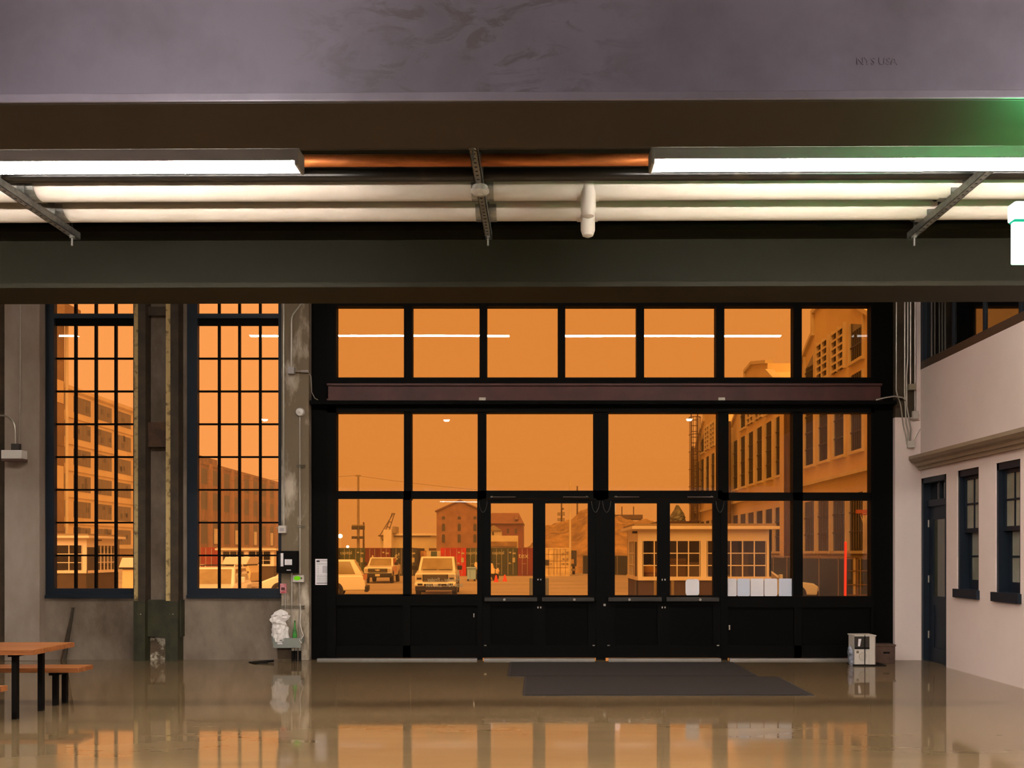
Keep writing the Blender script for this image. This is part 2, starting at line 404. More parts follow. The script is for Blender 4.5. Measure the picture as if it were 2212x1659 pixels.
# ------------------------------------------------------------------ tall grid windows
def grid_window(num, e, cols, label):
    xa, xb = WX(e[0]), WX(e[1])
    t = thing('window_%d' % num, label, 'window', ((xa+xb)/2, WY, zs), kind='structure')
    ya, yb = WY - 0.02, WY + 0.075
    g0, g1 = WX(cols[0]), WX(cols[-1])
    zb, zt = WZ(1271), WZ(702); ub, ut = WZ(678), WT - 0.1
    for (p, q) in ((xa, g0), (g1, xb)): bp('jamb', navy, t, p, q, ya, yb, zs, WT)
    bp('sill', navy, t, g0, g1, ya, yb, zs, zb); bp('head', navy, t, g0, g1, ya, yb, ut, WT)
    bp('transom', navy, t, g0, g1, ya, yb, zt+0.10, ub)
    bp('transom_stop', black_fr, t, g0, g1, ya+0.05, yb, zt, zt+0.10)
    bp('sill_lip', navy, t, xa+0.0, xb, ya-0.03, ya, zs, zs+0.05)
    mw = 0.0155
    vx = [WX(c) for c in cols[1:-1]]
    for v in vx:
        bp('muntin', black_fr, t, v-mw, v+mw, WY+0.03, WY+0.09, zb, zt); bp('muntin', black_fr, t, v-mw, v+mw, WY+0.03, WY+0.09, ub, ut)
    rows = [zb + (zt-zb)*k/8 for k in range(9)]
    for z in rows[1:-1]: bp('muntin', black_fr, t, g0, g1, WY+0.035, WY+0.085, z-mw*0.85, z+mw*0.85)
    urow = [ub, ub+0.5, ut]
    bp('muntin', black_fr, t, g0, g1, WY+0.035, WY+0.085, urow[1]-mw, urow[1]+mw)
    xs = [g0] + vx + [g1]
    for rr in (rows, urow):
        for i in range(4):
            for k in range(len(rr)-1):
                # old panes sit a little out of true in their putty
                o = bp('pane', clear_gl, t, xs[i], xs[i+1], WY+0.055, WY+0.061, rr[k], rr[k+1])
    return t
grid_window(1, W1, (118, 160, 204, 247, 289), 'tall navy grid window looking onto the tan office block')
grid_window(2, W2, (427, 471, 515, 560, 602), 'tall navy grid window looking onto the derelict rusty building')

# ------------------------------------------------------------------ built-up steel column between the grid windows
sc_t = thing('steel_column', 'old riveted steel column of two flaking flanges between the grid windows', 'column', (WX(347), WY-0.1, 0), kind='structure')
zg = WZ(1297)
for (pa, pm, pb) in ((298, 310, 326), (366, 379, 396)):
    bp('flange_edge', tan_rust, sc_t, WX(pa), WX(pm), WY-0.14, WY+0.0, zg, TOP)
    bp('flange', dark_rust, sc_t, WX(pm), WX(pb), WY-0.20, WY+0.0, zg, TOP)
    bp('base_edge', green_steel, sc_t, WX(pa), WX(pm), WY-0.16, WY+0.0, 0, zg)
    bp('base_flange', green_steel, sc_t, WX(pm), WX(pb), WY-0.22, WY+0.0, 0, zg)
    MB().cyl((WX(pm-3), WY-0.16, 0.72), (WX(pm+8), WY-0.23, 0.72), 0.008).build('bolt', conduit_m, sc_t)
bp('batten_plate', dark_rust, sc_t, WX(326), WX(366), WY-0.10, WY-0.04, WZ(685), WZ(666))
bp('batten_plate', brown_plate, sc_t, WX(326), WX(366), WY-0.10, WY-0.04, WZ(967), WZ(914))
bp('batten_plate', green_steel, sc_t, WX(326), WX(366), WY-0.12, WY-0.04, WZ(1374), WZ(1295))
bp('side_plate', green_steel, sc_t, WX(396), WX(399), WY-0.14, WY+0.0, WZ(1374), WZ(1295))
bp('mortar_patch', mat('flaky_mortar', (86, 70, 52), 0.9, rgb2=(190, 178, 158), scale=7, lo=0.5, hi=0.6, bump=0.5), sc_t, WX(326), WX(366), WY-0.02, WY-0.005, 0.0, WZ(1374))

# ------------------------------------------------------------------ black storefront
st = thing('window_3', 'black steel storefront wall of large panes around the double doors', 'storefront', (WX(1300), WY, 0), kind='structure')
fa, fb = WY - 0.03, WY + 0.14          # frame depth
TOPP = [(728,873),(891,1036),(1052,1205),(1221,1375),(1391,1546),(1564,1713),(1731,1880)]
MID = [(726,873),(889,1032),(1050,1282),(1314,1550),(1573,1712),(1733,1880)]
LOW = [(726,871),(887,1031),(1571,1712),(1733,1879)]
def vbar(name, pa, pb, za, zb, m=black_fr, dy=0.0): return bp(name, m, st, WX(pa), WX(pb), fa+dy, fb, za, zb)
def pane(parent, pa, pb, ya, yb, nm='pane'):
    return bp(nm, store_gl, parent, WX(pa)-0.02, WX(pb)+0.02, WY+0.05, WY+0.06, WZ(yb)-0.02, WZ(ya)+0.02)
vbar('jamb', 672, 708, 0, 6.05, m=black_pn, dy=0.05); vbar('jamb_post', 708, 727, 0, 6.05)
vbar('jamb_post', 1880, 1886, 0, 6.05); vbar('jamb', 1886, 1930, 0, 6.05, m=black_pn, dy=0.05)
vbar('head', 727, 1880, WZ(662), 6.05)
for (a, b2) in zip(TOPP[:-1], TOPP[1:]): vbar('mullion', a[1], b2[0], WZ(817), WZ(662))
vbar('sill_rail', 727, 1880, WZ(832), WZ(816))
for (a, b2) in TOPP: pane(st, a, b2, 662, 816)
# lintel: oxide-red channel with flanges, then the dark flange below it
rb = thing('trim_2', 'oxide red steel lintel beam spanning the storefront', 'beam', (WX(1300), WY, WZ(850)), kind='structure')
bp('web', red_steel, rb, WX(712), WX(1897), WY-0.10, WY-0.028, WZ(864), WZ(836))
bp('top_flange', red_steel, rb, WX(710), WX(1899), WY-0.13, WY-0.028, WZ(836), WZ(831.5))
bp('bottom_flange', red_steel, rb, WX(710), WX(1899), WY-0.13, WY-0.028, WZ(868), WZ(864))
for px in (1043, 1555): bp('clip', conduit_m, rb, WX(px-7), WX(px+7), WY-0.15, WY-0.09, WZ(868), WZ(862))
vbar('lintel_core', 708, 1886, WZ(868), WZ(830))
bp('ledge', black_pn, st, WX(673), WX(1930), WY-0.14, WY+0.1, WZ(876), WZ(868))
vbar('top_rail', 708, 1886, WZ(892), WZ(876))
for (a, b2) in zip(MID[:-1], MID[1:]): vbar('mullion', a[1], b2[0], WZ(1080), WZ(890))
vbar('mid_rail', 726, 1040, WZ(1077), WZ(1061)); vbar('mid_rail', 1040, 1560, WZ(1077), WZ(1060)); vbar('mid_rail', 1560, 1882, WZ(1081), WZ(1064))
for (a, b2) in MID: pane(st, a, b2, 890, 1063)
for (a, b2) in LOW: pane(st, a, b2, 1078, 1286)
for (pa, pb) in ((871, 887), (1712, 1733)): vbar('mullion', pa, pb, WZ(1287), WZ(1076))
for (pa, pb) in ((1031, 1042), (1288, 1308), (1556, 1571)): vbar('door_post', pa, pb, 0.0, WZ(1076))
for (pa, pb, py) in ((726, 1031, 1284), (1571, 1880, 1288)):
    vbar('kick_rail', pa, pb, WZ(py+24), WZ(py)); bp('ground_rail', black_fr, st, WX(pa), WX(pb), fa, fb, 0.03, WZ(1394))
    m_ = (871+887)/2 if pa < 1000 else (1712+1733)/2
    for (q, r_) in ((pa, m_-8), (m_+8, pb)): bp('kick_panel', black_pn, st, WX(q), WX(r_), WY+0.01, WY+0.06, WZ(1394), WZ(py+24))
    bp('kick_post', black_fr, st, WX(m_-8), WX(m_+8), fa, fb, 0.03, WZ(py+24))
    bp('latch', conduit_m, st, WX(1023 if pa < 1000 else 1573), WX(1025 if pa < 1000 else 1576), fa-0.015, fa, WZ(1333 if pa < 1000 else 1360), WZ(1325 if pa < 1000 else 1350))
for k, (pa, pb) in enumerate(((688, 1031), (1046, 1284), (1314, 1555), (1574, 1838))):
    bp('threshold', alu, st, WX(pa), WX(pb), WY-0.10, WY-0.02, 0.0, 0.028)
bp('stud', chrome, st, WX(1303), WX(1308), fa-0.012, fa, WZ(1309), WZ(1304))

def leaf(num, pa, pb, ga, gb, hinge, label):
    t = thing('door_%d' % num, label, 'door', (WX((pa+pb)/2), WY, 0.03), kind='structure')
    zt = WZ(1078); a, b2 = WY-0.015, WY+0.075
    bp('stile', black_fr, t, WX(pa), WX(ga), a, b2, 0.03, zt); bp('stile', black_fr, t, WX(gb), WX(pb), a, b2, 0.03, zt)
    bp('top_rail', black_fr, t, WX(ga), WX(gb), a, b2, WZ(1087), zt)
    bp('lock_rail', black_fr, t, WX(ga), WX(gb), a, b2, WZ(1308), WZ(1286))
    bp('panel', black_pn, t, WX(ga), WX(gb), WY+0.012, WY+0.055, WZ(1393), WZ(1308))
    bp('bottom_rail', black_fr, t, WX(ga), WX(gb), a, b2, 0.03, WZ(1393))
    bp('pane', store_gl, t, WX(ga)-0.01, WX(gb)+0.01, WY+0.03, WY+0.038, WZ(1287), WZ(1086))
    # panic bar with its bright cylinder, and the upright latch case
    pbm = bp('push_bar', mat('push_bar_black', (34, 30, 25), 0.35, 0.2), t, WX(pa+5), WX(pb-5), WY-0.10, WY-0.06, WZ(1299), WZ(1290), bevel=0.008)
    for q in (pa+8, pb-8): bp('bar_mount', black_m, pbm, WX(q-3), WX(q+3), WY-0.07, WY-0.012, WZ(1299), WZ(1289))
    cx = ga + 30 if hinge < 0 else gb - 30
    MB().cyl((WX(cx), WY-0.115, WZ(1294.5)), (WX(cx), WY-0.095, WZ(1294.5)), 0.021, 14).build('lock_cylinder', chrome, pbm, smooth=True)
    fx = pb-3 if hinge < 0 else pa+3
    bp('latch_case', black_fr, t, WX(fx-3), WX(fx+3), WY-0.05, WY-0.012, WZ(1300), WZ(1281))
    for py in (1252, 1312): bp('screw', chrome, t, WX(fx-1.3), WX(fx+1.3), WY-0.03, WY-0.012, WZ(py+2), WZ(py-2))
    hx = pa+6 if hinge < 0 else pb-6
    bp('hinge', conduit_m, t, WX(hx-2), WX(hx+3), WY-0.024, WY-0.014, WZ(1395), WZ(1393))
    # closer arm above, cable loop at the hinge side
    s = 1 if hinge < 0 else -1
    c0 = (pa if hinge < 0 else pb) + s*20
    MB().cyl((WX(c0), WY-0.09, WZ(1074.5)), (WX(c0+s*52), WY-0.05, WZ(1074)), 0.007, 8).build('closer_arm', mat('closer_arm_steel', (120, 104, 90), 0.3, 0.7), t)
    MB().cyl((WX(c0-s*2), WY-0.10, WZ(1075)), (WX(c0+s*2), WY-0.08, WZ(1073)), 0.014, 8).build('closer_knuckle', chrome, t)
    lx = (pa if hinge < 0 else pb) + s*2
    pts = [(WX(lx - s*9 + s*18*k/12), WY-0.05, WZ(1083 + 24*math.sin(math.pi*k/12)**0.6)) for k in range(13)]
    MB().tube(pts, 0.005, 6).build('cable_loop', mat('cable_black', (40, 36, 32), 0.5), t)
    return t
leaf(1, 1042, 1165, 1060, 1151, -1, 'black glazed door leaf showing grey bollard and orange cones outside')
leaf(2, 1165, 1288, 1178, 1270, 1, 'black glazed door leaf showing the cream container and hill outside')
leaf(3, 1308, 1433, 1328, 1420, -1, 'black glazed door leaf showing the corner of the white cabin outside')
leaf(4, 1433, 1556, 1447, 1540, 1, 'black glazed door leaf with one rounded paper taped to it')

# ------------------------------------------------------------------ navy door and sash windows in the white wall
d5 = thing('door_5', 'navy door with tall glass light and transom in white wall', 'door', (XR+0.1, (dy0+dy1)/2, 0), kind='structure')
def rx(name, m, t, ya, yb, za, zb, xa=0.10, xb=0.16): return bp(name, m, t, XR+xa, XR+xb, ya, yb, za, zb)
for (a, b2) in ((dy0, dy0+0.07), (dy1-0.07, dy1)): rx('jamb', navy, d5, a, b2, 0, dzt, 0.01, 0.2)
rx('head', navy, d5, dy0, dy1, dzt-0.08, dzt, 0.01, 0.2); rx('transom_bar', navy, d5, dy0+.07, dy1-.07, 2.36, 2.46, 0.06, 0.18)
rx('transom_muntin', navy, d5, (dy0+dy1)/2-.03, (dy0+dy1)/2+.03, 2.46, dzt-.08, 0.09, 0.16)
for (a, b2) in ((dy0+.07, (dy0+dy1)/2-.03), ((dy0+dy1)/2+.03, dy1-.07)): rx('transom_pane', dark_gl, d5, a, b2, 2.46, dzt-.08, 0.12, 0.13)
for (a, b2) in ((dy0+.07, dy0+.22), (dy1-.22, dy1-.07)): rx('stile', navy, d5, a, b2, 0, 2.36)
rx('rail', navy, d5, dy0+.22, dy1-.22, 2.16, 2.36); rx('rail', navy, d5, dy0+.22, dy1-.22, 0.86, 1.0); rx('rail', navy, d5, dy0+.22, dy1-.22, 0, 0.22)
rx('panel', navy, d5, dy0+.22, dy1-.22, .22, .86, 0.12, 0.15)
rx('light', mat('door_light_glass', (64, 62, 46), 0.08, spec=0.8), d5, dy0+.22, dy1-.22, 1.0, 2.16, 0.12, 0.13)
for z in (0.35, 1.2, 2.05): MB().cyl((XR+0.09, dy1-0.075, z), (XR+0.09, dy1-0.075, z+0.11), 0.012).build('hinge', conduit_m, d5)
MB().lathe([(0.0, 0), (0.026, 0.005), (0.03, 0.03), (0.0, 0.045)], (XR+0.06, dy0+0.14, 0.98), 12, 'x').build('knob', chrome, d5, smooth=True)

def sash(num, yy, label):
    t = thing('window_%d' % num, label, 'window', (XR+0.1, sum(yy)/2, wz[0]), kind='structure')
    a, b2 = yy; z0, z1 = wz; zm = (z0+z1)/2 - 0.02
    for (p, q) in ((a, a+.05), (b2-.05, b2)): rx('jamb', navy, t, p, q, z0, z1, 0.02, 0.3)
    rx('head', navy, t, a, b2, z1-.09, z1, 0.02, 0.3); rx('sill', navy, t, a-.03, b2+.03, z0-.07, z0+.05, -0.05, 0.3)
    for (za, zb, xa, nm) in ((zm, z1-.09, 0.08, 'upper'), (z0+.05, zm+.05, 0.15, 'lower')):
        for (p, q) in ((a+.05, a+.095), (b2-.095, b2-.05)): rx('sash_stile', navy, t, p, q, za, zb, xa, xa+.05)
        rx('sash_rail', navy, t, a+.095, b2-.095, zb-.05, zb, xa, xa+.05); rx('sash_rail', navy, t, a+.095, b2-.095, za, za+(.06 if nm == 'upper' else .13), xa, xa+.05)
        zc, zd = za+(.06 if nm == 'upper' else .13), zb-.05; ym_ = (a+b2)/2; zq = (zc+zd)/2
        rx('muntin', navy, t, ym_-.012, ym_+.012, zc, zd, xa+.01, xa+.045)
        rx('muntin', navy, t, a+.095, b2-.095, zq-.012, zq+.012, xa+.012, xa+.043)
        for (p, q) in ((a+.095, ym_), (ym_, b2-.095)):
            for (u, v) in ((zc, zq), (zq, zd)): rx('pane', grey_gl, t, p, q, u, v, xa+.024, xa+.03)
sash(4, wa, 'narrow navy sash window next to the navy door')
sash(5, wc, 'navy sash window farther along the white wall from the door')
t = thing('window_6', 'long dark interior window high in the white wall', 'window', (XR+0.1, (uy0+uy1)/2, uz0), kind='structure')
rx('sill', mat('brown_sill', (64, 48, 38), 0.5), t, uy0, uy1, uz0, uz0+.12, 0.0, 0.3); rx('head', navy, t, uy0, uy1, uz1-.1, uz1, 0.0, 0.3)
ys_ = [uy1 - 0.12] + [uy1 - 0.12 - 0.92*k for k in range(1, 10)]
rx('jamb', navy, t, uy1-.12, uy1, uz0+.12, uz1-.1, 0.0, 0.3); rx('jamb', navy, t, uy0, ys_[-1], uz0+.12, uz1-.1, 0.0, 0.3)
for v in ys_[1:-1]: rx('mullion', navy, t, v-.02, v+.02, uz0+.12, uz1-.1, 0.035, 0.09)
rx('muntin', navy, t, ys_[-1], ys_[0], 5.52, 5.56, 0.04, 0.085)
for p, q in zip(ys_[1:], ys_[:-1]):
    for (u, v) in ((uz0+.12, 5.54), (5.54, uz1-.1)): rx('pane', dark_gl, t, p, q, u, v, 0.06, 0.07)
# ------------------------------------------------------------------ steel beams under the mezzanine
SKEW = math.radians(-0.5)
def beam(y0_, y1_, z0, z1, m, label, tf=0.034, tw=0.03, fm=None):
    yc = (y0_+y1_)/2
    t = thing('steel_beam', label, 'beam', (0, yc, z0), kind='structure')
    if fm: bp('flange_lit_edge', m, t, XL+0.1, XR-0.05, y0_, y0_+0.012, z0+0.002, z0+tf, bevel=0.004)  # thin front strip kept grey where the flange edge is lit
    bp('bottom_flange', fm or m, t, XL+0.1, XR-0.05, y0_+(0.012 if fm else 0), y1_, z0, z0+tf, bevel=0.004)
    bp('web', web_material() if fm else m, t, XL+0.1, XR-0.05, yc-tw/2, yc+tw/2, z0+tf, z1-tf)
    bp('top_flange', m, t, XL+0.1, XR-0.05, y0_, y1_, z1-tf, z1)
    t.rotation_euler.z = SKEW
    return t
BZ = EYE + 1.65
b1 = beam(3.375, 3.77, BZ, DZ, beam_m, 'wide grey steel beam with smeared paint in front of the lamps', fm=beam_shade)
b2_ = beam(5.735, 6.11, BZ, EYE+2.035, beam_o, 'olive black steel beam behind the white pipes')
bp('packer', beam_o, b2_, XL+0.1, XR-0.05, 5.86, 5.98, EYE+2.035, DZ)
# mill mark rolled into the web of the first beam
text('mill_mark', 'NYS USA', beam_m, b1, (X(1892, 3.555), 3.556, Zh(136, 3.555)), 0.040, extr=0.0012)
# patches of darker touch-up paint on the web
pm = mat('touch_up_paint', (88, 84, 84), 0.35, rgb2=(66, 62, 60), scale=5, lo=0.42, hi=0.58, stretch=(0.7, 1, 2.2))
# ------------------------------------------------------------------ pipes on trapeze struts
PZ = EYE + 1.93          # pipes rest at this height
def pipe(name, y, r, m, label, cat='pipe'):
    t = thing(name, label, cat, (0, y, PZ+r))
    MB().cyl((XL+0.02, y, PZ+r), (XR-0.02, y, PZ+r), r, 24).build('run', m, t, smooth=True)
    t.rotation_euler.z = SKEW
    return t
pipe('iron_pipe', 4.42, 0.032, pipe_k, 'black iron pipe on the strut hard by the grey beam')
for x_ in (-2.0, -0.55, 0.85, 2.3): pass
p_ = pipe('copper_pipe', 4.615, 0.030, copper, 'bare copper pipe between two black iron pipes')
p_ = pipe('iron_pipe', 4.80, 0.034, pipe_k, 'black iron pipe between the copper pipe and white pipe')
pa_ = pipe('insulated_pipe', 5.06, 0.078, pipe_w, 'white jacketed pipe beside the black iron pipe')
pb_ = pipe('insulated_pipe', 5.37, 0.078, pipe_w, 'white jacketed pipe beside the olive black beam')
for (t, y, px) in ((pa_, 5.06, 1271), (pb_, 5.37, 1270)):
    x = X(px, y-0.05); r = 0.041
    MB().lathe([(r*0.25, -0.215), (r*0.75, -0.205), (r, -0.175), (r, -0.06), (r*1.25, -0.02), (r*1.25, 0.0)], (x, y-0.045, PZ+0.10), 18).build('drop_leg', pipe_w, t, smooth=True)
    MB().cyl((x-0.06, y, PZ+0.078), (x+0.06, y, PZ+0.078), 0.083, 24).build('tee_sleeve', pipe_w, t, smooth=True)

def strut(px, label):
    xs = X(px, 5.5); w_ = 0.0205; z0, z1 = PZ-0.041, PZ
    t = thing('pipe_hanger', label, 'hanger', (xs, 4.9, z0), 'pipe trapeze hangers')
    ya, yb = 4.27, 5.58
    m = MB()
    m.box(xs-w_, xs+w_, ya, yb, z0, z0+0.004); m.box(xs-w_, xs-w_+0.004, ya, yb, z0, z1); m.box(xs+w_-0.004, xs+w_, ya, yb, z0, z1)
    m.build('channel', steel_gal, t)
    hm = MB()
    k = ya + 0.06
    while k < yb - 0.03:
        hm.cyl((xs, k, z0-0.0012), (xs, k, z0+0.001), 0.0075, 8); k += 0.05
    o = hm.build('slot_holes', ink, t); o['kind'] = 'stuff'
    for y in (4.33, 5.52):
        MB().cyl((xs, y, z0-0.055), (xs, y, DZ), 0.006, 8).build('threaded_rod', steel_gal, t)
        MB().lathe([(0.016, -0.012), (0.016, -0.002), (0.02, -0.002), (0.02, 0.0)], (xs, y, z0), 6).build('nut', chrome, t)
    for (y, r) in ((4.42, 0.032), (4.615, 0.030), (4.80, 0.034), (5.06, 0.078), (5.37, 0.078)):
        R = r + 0.004; m = MB(); n = 16; h = 0.021
        for sgn in (1,):
            pts = [(y + R*math.cos(a), PZ + r + R*math.sin(a)) for a in [math.pi*i/n for i in range(n+1)]]
            pts = [(y + R, PZ)] + pts + [(y - R, PZ)]
            q = [(p[0] + (0.003 if p[0] > y else -0.003), p[1]+0.003) for p in pts]
            m.prism(pts + q[::-1], 'x', xs-h, xs+h)
        m.build('strap', steel_gal, t)
        if r > 0.05:   # flared saddle shield under the jacketed pipes
            pts = [(y + (r+0.002)*math.cos(a), PZ + r + (r+0.002)*math.sin(a)) for a in [math.pi*(1.05+0.9*i/12) for i in range(13)]]
            q = [(y + (p[0]-y)*1.03, PZ + r + (p[1]-PZ-r)*1.03) for p in pts]
            MB().prism(pts + q[::-1], 'x', xs-0.06, xs+0.06).build('saddle', steel_gal, t)
    t.rotation_euler.z = SKEW
    return t
strut(150, 'galvanised pipe hanger under the lamp whose lens ends short of it')
strut(1052, 'galvanised pipe hanger with a white detector under it')
strut(1976, 'galvanised pipe hanger beside the lit exit sign')
bp_x = X(1037, 4.76)
sd = thing('smoke_detector', 'round white smoke detector under the middle pipe hanger', 'detector', (bp_x, 4.76, PZ-0.041))
MB().lathe([(0.036, 0.0), (0.04, -0.004), (0.04, -0.018), (0.047, -0.02), (0.047, -0.032), (0.036, -0.042), (0.012, -0.044)], (bp_x, 4.76, PZ-0.041), 28).build('body', white_pl, sd, smooth=True)
MB().lathe([(0.014, -0.043), (0.012, -0.05), (0.004, -0.052)], (bp_x, 4.76, PZ-0.041), 16).build('sensor_cap', white_pl, sd, smooth=True)

# ------------------------------------------------------------------ linear lamps
LENS_W = (1.0, 0.93, 0.84)
def linear_lamp(xa, xb, y, ztop, E, label, group, wd=0.115, hh=0.064, lh=0.017, ceil=None, rot=0.0, nm='mezz'):
    t = thing('linear_lamp', label, 'lamp', ((0 if rot else (xa+xb)/2), y, ztop), group)
    MB().prism([(y-wd/2, ztop-hh), (y-wd/2, ztop-0.01), (y-wd/2+0.012, ztop), (y+wd/2-0.012, ztop), (y+wd/2, ztop-0.01), (y+wd/2, ztop-hh)], 'x', xa, xb).build('housing', lamp_h, t)
    k = wd/2-0.006
    MB().prism([(y-k, ztop-hh-0.0005), (y-k, ztop-hh-lh+0.008), (y-k+0.008, ztop-hh-lh), (y+k-0.008, ztop-hh-lh), (y+k, ztop-hh-lh+0.008), (y+k, ztop-hh-0.0005)], 'x', xa+0.012, xb-0.012).build('lens', emis('lens_'+nm, LENS_W, E), t)
    for (p, q) in ((xa-0.006, xa+0.012), (xb-0.012, xb+0.006)):
        MB().box(p, q, y-wd/2-0.002, y+wd/2+0.002, ztop-hh-lh-0.004, ztop+0.001).build('end_cap', lamp_h, t, bevel=0.006)
    c = ceil or DZ
    for x in (xa+0.05, xb-0.05): MB().cyl((x, y, ztop), (x, y, c), 0.002, 6).build('cable', chrome, t)
    if rot: t.rotation_euler.z = rot
    return t
LZ = EYE + 1.845; LY = 4.245
E_M = 300.0
linear_lamp(X(0, LY)-1.1, X(647, LY), LY, LZ, E_M, 'long white linear lamp hiding one end of the copper pipe', 'mezzanine lamps', rot=SKEW)
linear_lamp(X(1406, LY), X(2212, LY)+0.9, LY, LZ, E_M, 'long white linear lamp running towards the exit sign', 'mezzanine lamps', rot=SKEW)
linear_lamp(3.35, 5.7, LY, LZ, E_M, 'added unseen linear lamp brightening the white wall', 'mezzanine lamps', rot=SKEW)  # added out of view to brighten the white side wall
linear_lamp(-6.6, -4.0, LY, LZ, E_M, 'long white linear lamp past the picnic tables', 'mezzanine lamps', rot=SKEW)
for k, (p, q) in enumerate(((-3.3, -1.0), (1.75, 4.0))):
    gx, gy, gz = (-1.35, 2.3)[k], 2.25, EYE + 1.62
    t = thing('globe_lamp', ('opal globe lamp shining on the grey beam', 'opal globe lamp shining on the beam near the white wall')[k], 'lamp', (gx, gy, gz), 'globe lamps before the grey beam')
    MB().cyl((gx, gy, gz+0.11), (gx, gy, DZ-0.002), 0.006, 8).build('stem', black_m, t)
    MB().lathe([(0.0, -0.12), (0.06, -0.104), (0.104, -0.06), (0.12, 0.0), (0.104, 0.06), (0.06, 0.104), (0.0, 0.12)], (gx, gy, gz), 20).build('globe', emis('globe_glow', (1.0, 0.93, 0.95), 150.0), t, smooth=True)
    linear_lamp(p, q, -3.2, LZ, 40.0, ('white linear lamp in the back of the room', 'white linear lamp in the back of the room by the white wall')[k], 'lamps behind the grey beam', nm='bay')
# high hall lamps over the storefront, seen mirrored in its panes
HZ, HY = EYE + 4.72, 9.0
for k, (p, q) in enumerate(((-11.6, -9.75), (-6.1, -0.55), (0.62, 5.25))):
    linear_lamp(p, q, HY, HZ, 150.0, ('short linear lamp high over the picnic tables', 'long linear lamp high over the hall floor', 'long linear lamp high near the white wall')[k], 'high hall lamps', wd=0.13, ceil=TOP-0.004, nm='hall')
for k, x in enumerate((-5.65, -1.85, 3.2)):
    t = thing('pendant_lamp', ('pendant lamp over the picnic tables', 'pendant lamp over the floor facing the double doors', 'pendant lamp close to the white wall')[k], 'lamp', (x, 9.5, EYE+2.78), 'hall pendant lamps')
    MB().cyl((x, 9.5, EYE+2.95), (x, 9.5, TOP-0.004), 0.004, 6).build('cord', black_m, t)
    MB().lathe([(0.03, 0.18), (0.05, 0.15), (0.11, 0.04), (0.12, 0.0), (0.11, 0.0), (0.04, 0.14), (0.0, 0.15)], (x, 9.5, EYE+2.78), 18).build('shade', black_m, t, smooth=True)
    MB().lathe([(0.0, 0.07), (0.05, 0.06), (0.07, 0.02), (0.05, -0.02), (0.0, -0.03)], (x, 9.5, EYE+2.78), 16).build('bulb', emis('bulb_glow', (1, 0.86, 0.7), 120.0), t, smooth=True)

# ------------------------------------------------------------------ exit sign under the first beam
ey = 3.575; ex0 = X(2186, ey)
t = thing('exit_sign', 'bright white and green exit sign hung under the grey beam', 'sign', (ex0+0.16, ey, Zh(570, ey)))
MB().box(ex0-0.003, ex0+0.33, ey-0.03, ey+0.03, Zh(477, ey), Zh(440, ey)).build('housing', emis('exit_housing_glow', (0.85, 1.0, 0.9), 3.0), t, bevel=0.006)
MB().box(ex0, ex0+0.327, ey-0.012, ey+0.012, Zh(571, ey), Zh(480.5, ey)).build('lit_panel', emis('exit_panel_glow', (0.55, 1.0, 0.62), 5.0), t, bevel=0.006)
MB().box(ex0, ex0+0.327, ey-0.02, ey+0.02, Zh(480.5, ey), Zh(477, ey)).build('green_band', emis('exit_band_glow', (0.02, 0.62, 0.34), 0.9), t)
MB().cyl((ex0+0.165, ey, Zh(440, ey)), (ex0+0.165, ey, BZ), 0.01, 10).build('stem', steel_gal, t)
MB().box(ex0+0.06, ex0+0.31, ey-0.022, ey+0.022, Zh(440, ey), Zh(440, ey)+0.004).build('top_glow_strip', emis('exit_uplight', (0.10, 1.0, 0.28), 260.0), t)

# ------------------------------------------------------------------ conduits, boxes and fittings on the concrete pillar
PY = WY - 0.10            # pillar face
def cpipe(name, pts, r, label, parent=None, m=None, y=None, clips=()):
    yy = (PY - r - 0.004) if y is None else y
    P = [(WX(a), yy, WZ(b)) for (a, b) in pts]
    o = MB().tube(P, r, 8).build(name, m or conduit_m, parent, org=None if parent else P[-1], smooth=True)
    if not parent: tag(o, label, 'conduit')
    return o
cpipe('conduit', [(617, 600), (617, 1138)], 0.014, 'straight conduit dropping to the square junction box')
cpipe('conduit', [(668, 628), (657, 658), (637, 684), (634.5, 692), (634, 700), (633.5, 800)], 0.014, 'bent conduit dropping from the beam to a grey box')
cpipe('conduit', [(652, 902), (652, 1240)], 0.011, 'thin conduit under the round white alarm dome')
cpipe('conduit', [(651, 1258), (651, 1376)], 0.011, 'thin conduit from the green-lit thermostat to the trough')
cpipe('conduit', [(634.5, 1237), (634.5, 1376)], 0.014, 'conduit from the black panel to the grey trough')
cpipe('conduit', [(620.5, 1282), (620.5, 1376)], 0.014, 'conduit from the red pull station to the trough')
def pbox(name, x0, x1, y0_, y1_, d, m, label, cat, y=None, bevel=0.006):
    yy = PY if y is None else y
    t = thing(name, label, cat, (WX((x0+x1)/2), yy, WZ(y1_)))
    MB().box(WX(x0), WX(x1), yy-d, yy, WZ(y1_), WZ(y0_)).build('case', m, t, bevel=bevel)
    return t
t = pbox('junction_box', 628, 642, 798, 812, 0.09, mat('grey_cast_box', (150, 142, 138), 0.5), 'grey cast junction box with a sensor arm', 'box')
MB().tube([(WX(642), PY-0.04, WZ(806)), (WX(656), PY-0.04, WZ(806))], 0.009, 8).build('arm', conduit_m, t)
MB().tube([(WX(655), PY-0.04, WZ(806)), (WX(671), PY-0.04, WZ(806))], 0.019, 10).build('sensor', mat('grey_cast_box', (150,142,138)), t, smooth=True)
MB().tube([(WX(671), PY-0.04, WZ(808)), (WX(677), PY-0.04, WZ(818)), (WX(678), PY-0.04, WZ(850)), (WX(684), PY-0.02, WZ(863)), (WX(690), PY+0.0, WZ(866))], 0.006, 6).build('cable', conduit_m, t, smooth=True)
t = thing('alarm_dome', 'round white alarm dome on the concrete pillar', 'alarm', (WX(652.5), PY, WZ(893)))
